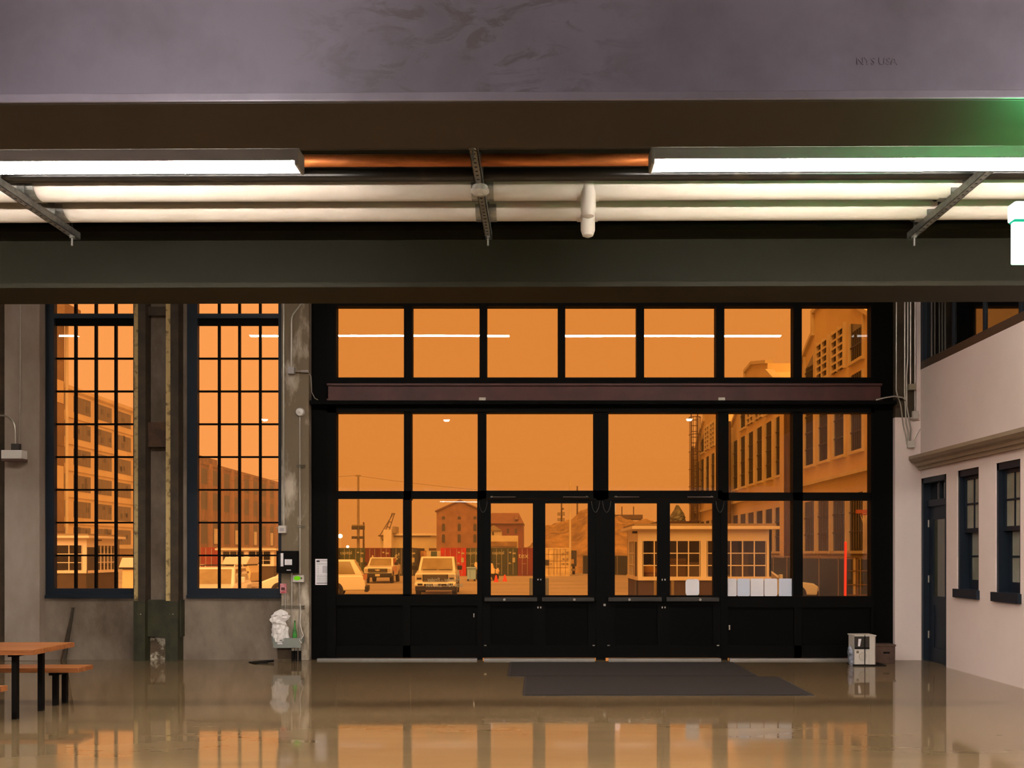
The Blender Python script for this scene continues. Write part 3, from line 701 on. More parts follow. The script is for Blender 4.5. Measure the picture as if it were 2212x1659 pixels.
MB().lathe([(0.068, 0.0), (0.07, -0.02), (0.055, -0.05), (0.022, -0.062), (0.0, -0.064)], (WX(652.5), PY, WZ(893)), 24, 'y').build('dome', white_pl, t, smooth=True)
MB().lathe([(0.012, -0.06), (0.008, -0.075), (0.0, -0.078)], (WX(652.5), PY, WZ(894)), 10, 'y').build('nib', white_pl, t, smooth=True)
t = pbox('junction_box', 607, 624, 1136, 1152, 0.07, white_dull, 'square off-white junction box at a conduit end', 'box')
MB().tube([(WX(601), PY-0.03, WZ(1141)), (WX(607), PY-0.03, WZ(1141))], 0.01, 8).build('nipple', conduit_m, t)
bp('label_plate', ink_l, t, WX(611), WX(620), PY-0.073, PY-0.068, WZ(1148), WZ(1141))
t = pbox('fire_alarm_box', 605, 649, 1190, 1237, 0.11, mat('panel_black', (10, 8, 7), 0.6, spec=0.08), 'black fire alarm panel with white stickers on pillar', 'panel')
bp('window_strip', paper_m, t, WX(614.5), WX(620), PY-0.113, PY-0.108, WZ(1223), WZ(1195))
bp('sticker', paper_m, t, WX(623), WX(638.5), PY-0.113, PY-0.108, WZ(1220), WZ(1208))
bp('name_plate', paper_m, t, WX(627), WX(636), PY-0.113, PY-0.108, WZ(1232), WZ(1230))
bp('window_shadow', mat('panel_window', (40, 38, 36), 0.2), t, WX(610.5), WX(614.5), PY-0.113, PY-0.108, WZ(1224), WZ(1195))
t = pbox('thermostat', 637.5, 662, 1242, 1257, 0.05, white_dull, 'white controller with glowing green display on pillar', 'controller')
MB().prism([(WX(647.5)+0.052*math.cos(a), WZ(1248.5)+0.033*math.sin(a)) for a in [2*math.pi*i/20 for i in range(20)]], 'y', PY-0.054, PY-0.05).build('display', emis('lcd_green', (0.16, 0.50, 0.01), 1.0), t)
bp('display_bezel', mat('lcd_bezel', (70, 66, 52), 0.4), t, WX(640.5), WX(658), PY-0.0515, PY-0.049, WZ(1250.5), WZ(1246.5))
t = pbox('pull_station', 610.5, 624, 1260, 1281, 0.05, mat('pull_red', (188, 84, 92), 0.5, rgb2=(196, 150, 150), scale=30), 'red fire alarm pull station on the pillar', 'alarm')
bp('handle', mat('pull_dark', (74, 22, 26), 0.4), t, WX(613.5), WX(621), PY-0.062, PY-0.049, WZ(1274), WZ(1268))
bp('lower_bar', mat('pull_red2', (170, 44, 54), 0.4), t, WX(613), WX(622), PY-0.058, PY-0.049, WZ(1279.5), WZ(1277))
# struts with pipe clamps
for k, (xa, xb, py) in enumerate(((645, 663, 1008), (645, 663, 1138), (610, 662, 1310))):
    t = thing('mounting_strut', ('short strut holding the thin conduit under the alarm dome', 'short strut holding the thin conduit beside the junction box', 'long strut holding three conduits above the trough')[k], 'strut', (WX((xa+xb)/2), PY, WZ(py)))
    for dz in (-0.014, 0.014): bp('rail', mat('strut_grey', (104, 94, 78), 0.5, 0.4), t, WX(xa), WX(xb), PY-0.03, PY, WZ(py)+dz-0.006, WZ(py)+dz+0.006)
# grey cable trough and everything in and under it
t = thing('cable_trough', 'grey metal cable trough low on the concrete pillar', 'trough', (WX(629), PY-0.14, WZ(1396)))
MB().box(WX(600), WX(659), PY-0.16, PY-0.15, WZ(1396), WZ(1375)).build('front', grey_box, t, bevel=0.003)
MB().box(WX(598), WX(661), PY-0.15, PY, WZ(1386), WZ(1384)).build('floor_plate', grey_box, t)
for (a, b3) in ((597, 598.5), (660, 661.5)): MB().box(WX(a), WX(b3), PY-0.155, PY, WZ(1386), WZ(1372)).build('end_plate', grey_box, t)
bp('maker_label', paper_m, t, WX(609.5), WX(620), PY-0.163, PY-0.1595, WZ(1388), WZ(1385.5))
MB().tube([(WX(653), PY-0.03, WZ(1303)), (WX(655), PY-0.05, WZ(1320)), (WX(654), PY-0.06, WZ(1345)), (WX(658), PY-0.08, WZ(1360)), (WX(662.5), PY-0.10, WZ(1370)), (WX(661), PY-0.17, WZ(1376)), (WX(656), PY-0.172, WZ(1378)), (WX(661), PY-0.172, WZ(1386))], 0.006, 6).build('loose_wire', white_pl, t, smooth=True)
# crumpled white bag behind the conduits
def bag(name, cx, cy, z0, prof, m, label, cat, amp, seed, n=26, fold=5):
    b = MB(); rows = []
    for (p, q) in zip(prof[:-1], prof[1:]):
        for k in range(3): rows.append(tuple(p[i] + (q[i]-p[i])*k/3 for i in range(4)))
    rows.append(prof[-1])
    for k, (rx_, ry_, h, dx) in enumerate(rows):
        for i in range(n):
            a = 2*math.pi*i/n
            v = Vector((math.cos(a)*rx_, math.sin(a)*ry_*2.0, h))
            q = 1.0 - abs(noise.noise(v*14 + Vector((seed, 0, 0))))*2.2 + 0.6*noise.noise(v*31 + Vector((0, seed, 0)))
            s_ = 1 + amp*(q-0.4)
            b.v.append((cx + dx + math.cos(a)*rx_*s_, cy + math.sin(a)*ry_*s_*(1+amp), z0 + h + (amp*0.10*noise.noise(v*9+Vector((0, 0, seed))) if 0 < k else 0)))
    R = len(rows)
    for k in range(R-1):
        for i in range(n):
            j = (i+1) % n; b.f.append((k*n+i, k*n+j, k*n+n+j, k*n+n+i))
    b.f.append(tuple(range(n-1, -1, -1))); b.f.append(tuple(range((R-1)*n, R*n)))
    return tag(b.build(name, m, org=(cx, cy, z0)), label, cat)
bag('plastic_bag', WX(613), PY-0.10, WZ(1384), [(0.105, 0.045, 0.0, 0), (0.122, 0.05, 0.07, 0), (0.118, 0.05, 0.20, 0), (0.098, 0.045, 0.265, -0.01), (0.105, 0.05, 0.30, -0.02), (0.13, 0.05, 0.36, -0.015), (0.135, 0.045, 0.41, -0.01), (0.10, 0.03, 0.45, 0.01), (0.02, 0.010, 0.50, 0.02)],
    mat('bag_white', (222, 214, 208), 0.45, var=0.06, scale=9), 'crumpled white plastic bag stuffed behind the conduits', 'bag', 0.30, 3, n=40)
t = thing('green_glow_shape', 'slim green bottle shape standing in for a vague glow', 'bottle', (WX(643), PY-0.07, WZ(1384)))  # made-up bottle shape in place of a vague green glow
gm = mat('green_glow_colour', (56, 150, 52), 0.3, rgb2=(40, 92, 34), scale=14)
MB().lathe([(0.03, 0.0), (0.032, 0.02), (0.03, 0.15), (0.014, 0.22), (0.010, 0.27), (0.010, 0.30)], (WX(643), PY-0.07, WZ(1384)), 14).build('glow_shape_body', gm, t, smooth=True)
MB().lathe([(0.012, 0.30), (0.012, 0.325), (0.0, 0.328)], (WX(643), PY-0.07, WZ(1384)), 12).build('cap', mat('green_glow_cap', (40, 84, 30), 0.4), t, smooth=True)
for k, px in enumerate((638.5, 645, 653.5)):
    t = thing('riser_pipe', ('black riser pipe under the green glow shape end of the trough', 'middle one of three black risers under the trough', 'outermost black riser close to the storefront jamb')[k], 'pipe', (WX(px), PY-0.06, 0), 'risers under the trough')
    MB().cyl((WX(px), PY-0.06, 0), (WX(px), PY-0.06, WZ(1396)), 0.021, 14).build('pipe_body', black_m, t, smooth=True)
    MB().cyl((WX(px), PY-0.06, WZ(1403)), (WX(px), PY-0.06, WZ(1395)), 0.024, 14).build('coupling', conduit_m, t, smooth=True)
tag(MB().box(WX(604), WX(640), WY-0.115, WY-0.09, 0.02, WZ(1396)).build('under_trough_board', concrete_b, org=(WX(622), WY-0.1, 0.02)), 'dark brown board under the grey cable trough', 'board')  # dark brown slab below the trough
# dropped floor mat / dustpan by the pillar
t = thing('dustpan', 'flat black dustpan lying on the floor by the pillar', 'dustpan', (WX(578), WY-0.42, 0))
MB().hexa([(WX(553), WY-0.36, 0.0), (WX(575), WY-0.56, 0.0), (WX(597), WY-0.50, 0.0), (WX(592), WY-0.30, 0.0),
           (WX(552), WY-0.36, 0.012), (WX(575), WY-0.57, 0.012), (WX(597), WY-0.50, 0.03), (WX(592), WY-0.30, 0.03)]).build('pan', black_m, t)
MB().cyl((WX(594), WY-0.40, 0.02), (WX(607), WY-0.40, 0.03), 0.018, 8).build('handle', black_m, t)
# posted notice on the black jamb
def sheet(name, x0, x1, y0_, y1_, label, m=None, y=None, rnd=0.0, cat='paper', group=None):
    yy = (fa + 0.05 if y is None else y)
    t = thing(name, label, cat, (WX((x0+x1)/2), yy, WZ(y1_)), group)
    xa, xb, za, zb = WX(x0), WX(x1), WZ(y1_), WZ(y0_)
    pts = []
    r = max(rnd, 0.001)
    for (cx, cz, a0) in ((xb-r, zb-r, 0), (xa+r, zb-r, 90), (xa+r, za+r, 180), (xb-r, za+r, 270)):
        for k in range(5):
            a = math.radians(a0 + 22.5*k); pts.append((cx + r*math.cos(a), cz + r*math.sin(a)))
    MB().prism(pts, 'y', yy-0.002, yy).build('sheet', m or paper_m, t)
    return t
t = sheet('notice', 680.5, 718, 1207.5, 1263.5, 'printed white notice with black header on the black jamb', cat='notice')
yn = fa + 0.05
for (a, b3) in ((683, 690), (708, 716)): bp('header_block', ink, t, WX(a), WX(b3), yn-0.003, yn-0.0015, WZ(1214), WZ(1210.5))
bp('header_title', ink_l, t, WX(690.5), WX(707.5), yn-0.003, yn-0.0015, WZ(1212.2), WZ(1210.8))
bp('map_block', mat('notice_grey', (186, 178, 180), 0.9), t, WX(696), WX(708.5), yn-0.003, yn-0.0015, WZ(1238), WZ(1222))
ln = MB()
for py in (1217, 1219, 1242.5, 1244.5, 1246.5, 1249, 1251, 1253.5, 1256):
    x = 684
    while x < 714:
        q = random.uniform(1.2, 3.6); ln.box(WX(x), WX(min(x+q, 715)), yn-0.003, yn-0.0015, WZ(py+0.45), WZ(py-0.35)); x += q + 0.8
for py in (1224, 1228, 1233, 1237): ln.box(WX(685.5), WX(687.5), yn-0.003, yn-0.0015, WZ(py+0.6), WZ(py-0.6))
o = ln.build('printed_lines', ink_l, t); o['kind'] = 'stuff'
bp('footer_rule', ink, t, WX(683), WX(716), yn-0.003, yn-0.0015, WZ(1260.6), WZ(1259.2))
# papers taped to the glass
GY = WY + 0.045
sheet('paper_sheet', 1481.5, 1511, 1251, 1287, 'rounded white paper taped alone on a door pane', y=WY+0.028, rnd=0.045)
names = ('half-shaded paper at the mullion end of the taped row', 'bluish paper second from the mullion in the taped row', 'pinkish paper in the middle of the taped row', 'cream paper with one rounded lower corner in the taped row', 'bluish paper with a torn edge at the end of the taped row')
for k, (a, b3, m) in enumerate(((1571, 1592.5, paper_m), (1594, 1621.5, paper_b), (1623, 1651, paper_m), (1652.5, 1680.5, paper_m), (1684, 1712, paper_b))):
    sheet('paper_sheet', a, b3, 1250, 1288, names[k], m=m, y=GY, rnd=0.02 if k in (0, 1, 3) else 0.004, group='papers taped along one pane')
# opening hours lettered on the outside of the glass, read backwards from in here
lt = mat('white_vinyl', (226, 206, 196), 0.6)
t = thing('window_lettering', 'white opening hours lettering on glass in front of the pickup', 'lettering', (WX(958), WY+0.062, WZ(1268)))
text('line_days', 'Monday - Friday', lt, t, (WX(958), WY+0.0625, WZ(1253)), 0.078, mirror=True, bold=0.0016, extr=0.0005)['kind'] = 'stuff'
text('line_hours', '8:00 AM - 5:00 PM', lt, t, (WX(959), WY+0.0625, WZ(1265)), 0.076, mirror=True, bold=0.0016, extr=0.0005)['kind'] = 'stuff'
text('line_title', 'Hours', lt, t, (WX(982), WY+0.0625, WZ(1243)), 0.06, mirror=True, bold=0.0012, extr=0.0005)

# ------------------------------------------------------------------ fittings on the smooth pilaster
LY_ = WY - 0.16
t = thing('wall_lamp', 'white box wall lamp on the smooth grey pilaster', 'lamp', (WX(50), LY_, WZ(998)))
MB().box(WX(28), WX(71.5), LY_-0.16, LY_, WZ(995), WZ(977)).build('box', white_pl, t, bevel=0.006)
MB().box(WX(28.5), WX(71.5), LY_-0.155, LY_, WZ(1000), WZ(995)).build('lens', mat('lamp_lens_brown', (88, 64, 54), 0.3), t)
MB().box(WX(42), WX(58.5), LY_-0.07, LY_, WZ(977), WZ(962)).build('junction', mat('dark_junction', (52, 44, 38), 0.5), t)
def lpipe(pts, r, label):
    P = [(WX(a), LY_-r-0.004, WZ(b)) for (a, b) in pts]
    return tag(MB().tube(P, r, 8).build('conduit', conduit_m, org=P[-1], smooth=True), label, 'conduit')
lpipe([(58, 600), (57.5, 720), (57, 850), (55.5, 962)], 0.009, 'thin conduit running down the pilaster to the white lamp')
lpipe([(10, 901), (26, 901.5), (34, 904), (41, 911), (45.5, 922), (47, 935), (47.5, 962)], 0.013, 'gooseneck conduit bending into the white wall lamp')
t = thing('steel_angle', 'rusty steel angle leaning on the wall under the grid window', 'angle', (WX(152), WY-0.1, 0))
MB().hexa([(WX(146.5), WY-0.16, 0), (WX(152.5), WY-0.16, 0), (WX(152.5), WY-0.13, 0), (WX(146.5), WY-0.13, 0),
           (WX(157), WY-0.035, WZ(1312)), (WX(161.5), WY-0.035, WZ(1312)), (WX(161.5), WY-0.003, WZ(1312)), (WX(157), WY-0.003, WZ(1312))]).build('plate', dark_rust, t)
MB().hexa([(WX(140), WY-0.15, 0), (WX(142.5), WY-0.15, 0), (WX(142.5), WY-0.12, 0), (WX(140), WY-0.12, 0),
           (WX(153.5), WY-0.03, WZ(1330)), (WX(156), WY-0.03, WZ(1330)), (WX(156), WY-0.003, WZ(1330)), (WX(153.5), WY-0.003, WZ(1330))]).build('rod', brown_plate, t)

# ------------------------------------------------------------------ conduit bundle in the corner
CY = WY - 0.06
def cc(pts, r, label, y=CY):
    P = [(WX(a), y-r-0.004, WZ(b)) for (a, b) in pts]
    return tag(MB().tube(P, r, 8).build('conduit', conduit_m, org=P[-1], smooth=True), label, 'conduit', 'conduits in the storefront corner')
cc([(1932.5, 600), (1932, 845), (1935, 858), (1939, 868), (1942, 880), (1947, 920), (1953, 945), (1955, 962)], 0.010, 'conduit hugging the black frame then swerving to the box')
cc([(1950.5, 600), (1950, 850), (1951, 870), (1953, 915), (1958, 935), (1958, 962)], 0.012, 'conduit bending once into the small white box', )
cc([(1957, 600), (1956.5, 780), (1954, 812), (1954.5, 880), (1960, 910), (1964, 930), (1962, 962)], 0.012, 'conduit with two bends ending at the small white box')
cc([(1963, 600), (1962.5, 832)], 0.012, 'conduit ending in the tan junction box')
cc([(1972.5, 600), (1972, 890)], 0.012, 'straight conduit ending in the elbow body')
t = pbox('junction_box', 1957, 1972, 832, 845, 0.07, mat('tan_box', (134, 122, 100), 0.5), 'tan junction box among the corner conduits', 'box', y=CY)
t = pbox('conduit_elbow', 1966, 1978, 890, 907, 0.06, white_dull, 'cream conduit elbow body below the brown pilaster', 'fitting', y=CY)
MB().tube([(WX(1960), CY-0.03, WZ(905)), (WX(1968), CY-0.03, WZ(909)), (WX(1978), CY-0.03, WZ(905)), (WX(1979), CY-0.03, WZ(897))], 0.012, 8).build('bend', conduit_m, t, smooth=True)
t = pbox('junction_box', 1955, 1970, 954, 969, 0.06, white_dull, 'small white box gathering the corner conduits', 'box', y=CY)
cc([(1967, 956), (1974, 944), (1982, 930), (1992, 922), (2005, 918)], 0.007, 'thin cable arching from the small white box')
t = thing('conduit_stub', 'bright flexible conduit between lintel and corner pilaster', 'conduit', (WX(1920), CY-0.05, WZ(861)))
MB().tube([(WX(1888), WY-0.14, WZ(866)), (WX(1905), WY-0.14, WZ(862)), (WX(1925), WY-0.13, WZ(859)), (WX(1944), WY-0.10, WZ(861)), (WX(1952), WY-0.09, WZ(868))], 0.014, 10).build('sleeve', chrome, t, smooth=True)
MB().tube([(WX(1884), WY-0.14, WZ(867)), (WX(1892), WY-0.14, WZ(865.5))], 0.018, 10).build('connector', chrome, t, smooth=True)

# ------------------------------------------------------------------ bin and brown crate in the corner
by = 13.55; s_ = by / F
def BX(px): return X(px, by)
def BH(py): return Zh(py, by)
t = thing('waste_bin', 'dull white waste bin with dark opening beside brown crate', 'bin', (BX(1868), by, 0))
xa, xb, zt_ = BX(1846), BX(1893), BH(1372)
yb0, yb1 = by-0.0, by+0.30
wbn = white_dull
MB().box(xa, BX(1878), yb0, yb0+0.02, 0.02, BH(1402)).build('front_panel', wbn, t, bevel=0.01)
MB().prism([(BX(1878), yb0), (BX(1890), yb0+0.005), (xb, yb0+0.03), (xb, yb1-0.03), (BX(1888), yb1), (xa+0.04, yb1), (xa, yb1-0.04), (xa, yb0+0.02), (BX(1876), yb0+0.02)], 'z', 0.02, zt_-0.02).build('shell', wbn, t)
MB().box(xa-0.005, xb+0.002, yb0-0.005, yb1, zt_-0.02, zt_).build('rim', wbn, t, bevel=0.008)
MB().box(xa+0.005, BX(1878), yb0-0.004, yb0+0.018, BH(1402)+0.0, zt_-0.02).build('opening', mat('bin_dark', (44, 34, 22), 0.6, rgb2=(26, 18, 10), scale=16), t)
MB().hexa([(BX(1853), yb0-0.012, BH(1396)), (BX(1857), yb0-0.012, BH(1396)), (BX(1857), yb0-0.006, BH(1396)), (BX(1853), yb0-0.006, BH(1396)), (BX(1854), yb0-0.012, BH(1380)), (BX(1860), yb0-0.012, BH(1380)), (BX(1860), yb0-0.006, BH(1380)), (BX(1854), yb0-0.006, BH(1380))]).build('paper_scrap', paper_m, t)
bp('front_strap', black_m, t, BX(1867), BX(1868.6), yb0-0.012, yb0-0.004, 0.0, zt_)
bp('hem_band', black_m, t, xa, BX(1878), yb0-0.008, yb0, BH(1402), BH(1398.5))
MB().prism([(xa-0.01, 0.0), (xb+0.14, 0.0), (xb+0.14, 0.015), (xa-0.01, 0.015)], 'y', yb0-0.02, yb1+0.01).build('base_tray', black_m, t)
MB().lathe([(0.055, -0.006), (0.06, -0.004), (0.06, 0.0)], (BX(1864), yb0-0.002, BH(1418)), 20, 'y').build('round_emblem', mat('emblem_grey', (176, 164, 150), 0.5), t)
bp('square_label', mat('label_brown', (98, 80, 56), 0.6), t, BX(1850), BX(1855), yb0-0.006, yb0-0.001, BH(1411), BH(1406))
bag('plastic_bag', BX(1841.5), by+0.08, 0.0, [(0.02, 0.03, 0.0, 0.01), (0.035, 0.05, 0.06, 0), (0.04, 0.06, 0.14, 0), (0.034, 0.05, 0.2, 0.0), (0.03, 0.04, 0.25, -0.005), (0.01, 0.012, 0.29, -0.01)],
    mat('bag_bluish', (150, 152, 166), 0.3, rgb2=(64, 68, 76), scale=18), 'small bluish clear bag slumped against the waste bin', 'bag', 0.25, 9, n=18)
cy0 = 13.9
t = thing('storage_crate', 'low dark brown crate between waste bin and white pilaster', 'crate', (X(1914, cy0), cy0+0.15, 0))
cm_ = mat('crate_brown', (84, 58, 44), 0.7, rgb2=(62, 42, 32), scale=5)
MB().box(X(1890, cy0), X(1934, cy0), cy0, cy0+0.24, 0, Zh(1396, cy0)).build('body', cm_, t, bevel=0.006)
MB().box(X(1889, cy0), X(1935.5, cy0), cy0-0.01, cy0+0.25, Zh(1396, cy0), Zh(1392.5, cy0)).build('lid', cm_, t, bevel=0.004)
bp('handle_slot', black_m, t, X(1908, cy0), X(1922, cy0), cy0-0.004, cy0+0.001, Zh(1412, cy0), Zh(1408, cy0))

# ------------------------------------------------------------------ entrance mats
def floor_mat(x0, x1, ya, yb, label):
    t = thing('entrance_mat', label, 'mat', ((x0+x1)/2, (ya+yb)/2, 0.0), 'entrance mats')
    MB().box(x0+0.03, x1-0.03, ya+0.03, yb-0.03, 0.0, 0.012).build('pile', mat_rug, t)
    for q in ((x0, x1, ya, ya+0.03), (x0, x1, yb-0.03, yb), (x0, x0+0.03, ya+0.03, yb-0.03), (x1-0.03, x1, ya+0.03, yb-0.03)):
        MB().box(*q, 0.0, 0.008).build('border', rubber, t)
floor_mat(-0.38, 2.98, 12.36, 13.98, 'dark brown entrance mat against the door threshold')
floor_mat(-0.15, 3.23, 10.70, 12.33, 'dark brown entrance mat one step in from the other mat')

# ------------------------------------------------------------------ picnic table and benches
def trestle(name, label, cat, x1, x0, ya, yb, zt, legs, planks, th=0.05, group=None):
    t = thing(name, label, cat, ((x0+x1)/2, (ya+yb)/2, 0), group)
    wp = (yb-ya)/planks
    for k in range(planks): MB().box(x0, x1, ya+wp*k+0.001, ya+wp*(k+1)-0.001, zt-th, zt).build('plank', wood_t, t, bevel=0.004)
    for xx in (x1-0.28, x0+0.22):
        for y in legs: MB().box(xx-0.025, xx+0.025, y-0.025, y+0.025, 0, zt-th).build('leg', black_m, t)
        MB().box(xx-0.06, xx+0.025, legs[0]-0.03, legs[1]+0.03, zt-th-0.035, zt-th).build('cross_bar', black_m, t)
    return t
trestle('picnic_table', 'long wooden table with black steel legs', 'table', -4.90, -7.3, 9.03, 9.84, 0.705, (9.22, 9.70), 4)
trestle('bench', 'wooden bench between the table and the concrete wall', 'bench', -4.93, -7.3, 9.98, 10.32, 0.41, (10.05, 10.25), 2, group='picnic benches')
trestle('bench', 'wooden bench on the open floor side of the table', 'bench', -4.96, -7.3, 8.36, 8.70, 0.41, (8.43, 8.63), 2, group='picnic benches')
# ================================================================== outside
GZ = -0.45
asphalt = mat('yard_concrete', (176, 160, 140), 0.9, rgb2=(150, 134, 114), scale=0.25, stretch=(0.4, 1, 1))
tan_wall = mat('tan_stucco', (220, 198, 152), 0.9, rgb2=(202, 178, 132), scale=0.25)
tan_dark = mat('brown_stucco', (150, 122, 84), 0.9, rgb2=(120, 92, 58), scale=0.4)
brick_m = mat('brick_far', (156, 110, 80), 0.9, rgb2=(130, 88, 64), scale=0.8)
brick_d = mat('maroon_roof', (136, 88, 70), 0.8, rgb2=(114, 72, 58), scale=0.9)
rust_w = mat('rust_streaked_wall', (140, 98, 64), 0.9, rgb2=(98, 66, 42), scale=0.5, stretch=(2.5, 2.5, 0.35))
dark_op = mat('dark_opening', (38, 32, 24), 0.5, rgb2=(54, 46, 34), scale=0.8)
win_dull = mat('dusty_glazing', (104, 92, 72), 0.4, rgb2=(84, 72, 54), scale=1.2)
win_dark = mat('dark_glazing', (44, 40, 32), 0.12, rgb2=(62, 56, 44), scale=0.7, spec=0.6)
bar_m = mat('window_bar_paint', (60, 48, 30), 0.7)
cream = mat('cream_paint', (212, 198, 164), 0.7, rgb2=(198, 182, 146), scale=1.0)
cab_w = mat('cabin_white', (226, 214, 196), 0.7, rgb2=(214, 200, 180), scale=0.8)
cab_b = mat('cabin_brown_skirt', (78, 60, 40), 0.8, var=0.2, scale=1.5)
car_w = mat('car_white', (232, 226, 214), 0.25, var=0.03, scale=1, coat=0.5)
car_gl = mat('car_window', (158, 142, 108), 0.08, rgb2=(136, 118, 84), scale=1.4, spec=0.8)
tyre_m = mat('tyre_rubber', (24, 20, 17), 0.85); rim_m = mat('wheel_rim', (130, 122, 108), 0.4, 0.4)
trim_k = mat('black_trim', (30, 25, 20), 0.5); plate_m = mat('number_plate', (200, 190, 160), 0.6)
lampg = mat('headlamp', (190, 176, 150), 0.15, spec=0.8)
pole_m = mat('pole_grey', (150, 130, 100), 0.7, var=0.2, scale=2)
pole_d = mat('pole_dark', (92, 66, 36), 0.8, var=0.2, scale=2)
veg = mat('dry_scrub', (168, 132, 78), 0.95, rgb2=(104, 76, 38), scale=0.55, bump=0.8, bscale=2.0)
fence_g = mat('green_screen_cloth', (44, 52, 32), 0.85, rgb2=(30, 36, 22), scale=1.1)

yard = MB(); yard.v = [(-260, WY+0.43, GZ), (200, WY+0.43, GZ), (200, 420, GZ), (-260, 420, GZ)]; yard.f = [(0, 1, 2, 3)]
tag(yard.build('ground', asphalt), 'wide pale concrete yard outside the storefront', 'ground', kind='structure')
tag(MB().box(WX(560), WX(1990), WY+0.43, WY+2.4, GZ, -0.02).build('path', asphalt), 'raised concrete apron outside the double doors', 'apron', kind='structure')

# ---------------------------------------------------------------- gabled shed wall parallel to the view
BXW = 13.0
shed = thing('factory_building', 'long tan factory with saw-tooth gables and tall barred windows', 'building', (BXW, 54.0, GZ))
def shed_window(y, w_, z0, z1, panel=win_dark, bars=True, z1b=None, nb=6):
    z1b = z1 if z1b is None else z1b
    f = MB(); a, b3 = y-w_/2, y+w_/2
    f.prism([(a, z0), (b3, z0), (b3, z1b), (a, z1)], 'x', BXW-0.01, BXW+0.2)
    o = f.build('window', panel, shed)
    m = MB()
    for (p, q) in ((a-0.10, a), (b3, b3+0.10)): m.box(BXW-0.10, BXW, p, q, z0, max(z1, z1b))
    m.box(BXW-0.16, BXW, a-0.10, b3+0.10, z0-0.12, z0)
    m.build('window_surround', cream, o)
    if bars:
        m = MB()
        for k in range(1, nb): m.box(BXW-0.045, BXW-0.012, a+w_*k/nb-0.02, a+w_*k/nb+0.02, z0, min(z1, z1b))
        n_ = max(2, int((z1-z0)/0.75))
        for k in range(1, n_): m.box(BXW-0.05, BXW-0.012, a, b3, z0+(z1-z0)*k/n_-0.02, z0+(z1-z0)*k/n_+0.02)
        m.build('window_bars', bar_m, o)
for c in (26.6, 40.6, 54.6, 68.6):
    MB().prism([(c-7, GZ), (c+7, GZ), (c+7, 9.75), (c+2.7, 11.8), (c+2.7, 12.8), (c+0.8, 12.95), (c-2.7, 12.3), (c-2.7, 11.8), (c-7, 9.75)], 'x', BXW, BXW+8).build('gable_wall', tan_wall, shed)
    cop = MB()
    for (p, q) in (((c+7, 9.75), (c+2.7, 11.8)), ((c+2.7, 11.8), (c+2.7, 12.8)), ((c+2.7, 12.8), (c+0.8, 12.95)), ((c+0.8, 12.95), (c-2.7, 12.3)), ((c-2.7, 11.8), (c-7, 9.75))):
        d = Vector((0, q[0]-p[0], q[1]-p[1])).normalized(); nrm = Vector((0, -d.z, d.y))
        if nrm.z < -0.1: nrm = -nrm
        A = Vector((0, p[0], p[1])); B = Vector((0, q[0], q[1])); hgt = nrm*0.18
        cop.hexa([(BXW-0.15, A.y, A.z), (BXW+0.3, A.y, A.z), (BXW+0.3, B.y, B.z), (BXW-0.15, B.y, B.z),
                  (BXW-0.15, A.y+hgt.y, A.z+hgt.z), (BXW+0.3, A.y+hgt.y, A.z+hgt.z), (BXW+0.3, B.y+hgt.y, B.z+hgt.z), (BXW-0.15, B.y+hgt.y, B.z+hgt.z)])
    cop.build('coping', cream, shed)
    for k in (-5.35, -3.2, -1.07, 1.07, 3.2, 5.35):
        shed_window(c+k, 1.45, 5.8, 8.95)
        shed_window(c+k, 1.75, 1.75, 4.1, win_dull if k > 0 else win_dark)
    for k in (-3.2, 3.2): shed_window(c+k, 1.5, 9.45, 10.7 if k < 0 else 11.1, z1b=11.1 if k < 0 else 10.5)
    for k in (-1.07, 1.07):
        o = MB().box(BXW-0.01, BXW+0.2, c+k-0.8, c+k+0.8, 9.45, 11.25).build('louvre_panel', dark_op, shed)
        m = MB()
        for r in range(6):
            z = 9.45 + r*0.33
            m.hexa([(BXW-0.14, c+k-0.8, z), (BXW-0.02, c+k-0.8, z+0.12), (BXW-0.02, c+k+0.8, z+0.12), (BXW-0.14, c+k+0.8, z),
                    (BXW-0.14, c+k-0.8, z+0.06), (BXW-0.02, c+k-0.8, z+0.18), (BXW-0.02, c+k+0.8, z+0.18), (BXW-0.14, c+k+0.8, z+0.06)])
        for q in (-0.8, 0.0, 0.8): m.box(BXW-0.16, BXW, c+k+q-0.05, c+k+q+0.05, 9.4, 11.3)
        m.build('louvre_blades', cream, o)
    bp('ledge', cream, shed, BXW-0.22, BXW, c-7, c+7, 4.85, 5.0)
    bp('pilaster', tan_wall, shed, BXW-0.30, BXW, c+6.2, c+7.6, GZ, 9.9)
    for k in range(3): MB().cyl((BXW-0.42, c+6.0-0.28*k, GZ), (BXW-0.42, c+6.0-0.28*k, 10.2), 0.085, 8).build('downpipe', pole_d, shed)
# caged ladder at the far end
t = thing('caged_ladder', 'dark caged ladder on the far end of the tan factory', 'ladder', (12.45, 72.6, GZ))
for dx in (-0.25, 0.25): MB().tube([(12.45+dx, 72.6, GZ), (12.45+dx, 72.6, 12.6), (12.45+dx, 72.8, 13.0), (12.45+dx, 73.0, 13.1)], 0.05, 6).build('rail', pole_d, t)
for k in range(28): MB().cyl((12.2, 72.6, GZ+0.4+0.45*k), (12.7, 72.6, GZ+0.4+0.45*k), 0.03, 6).build('rung', pole_d, t)
for k in range(8):
    pts = [(12.45+0.45*math.cos(a), 72.5-0.75*math.sin(a), 2.8+1.35*k) for a in [math.pi*i/8 for i in range(9)]]
    MB().tube(pts, 0.03, 5).build('cage_hoop', pole_d, t)
for a in (0.35, 1.0, 1.57, 2.1, 2.8): MB().cyl((12.45+0.45*math.cos(a), 72.5-0.75*math.sin(a), 2.8), (12.45+0.45*math.cos(a), 72.5-0.75*math.sin(a), 12.3), 0.025, 5).build('cage_bar', pole_d, t)

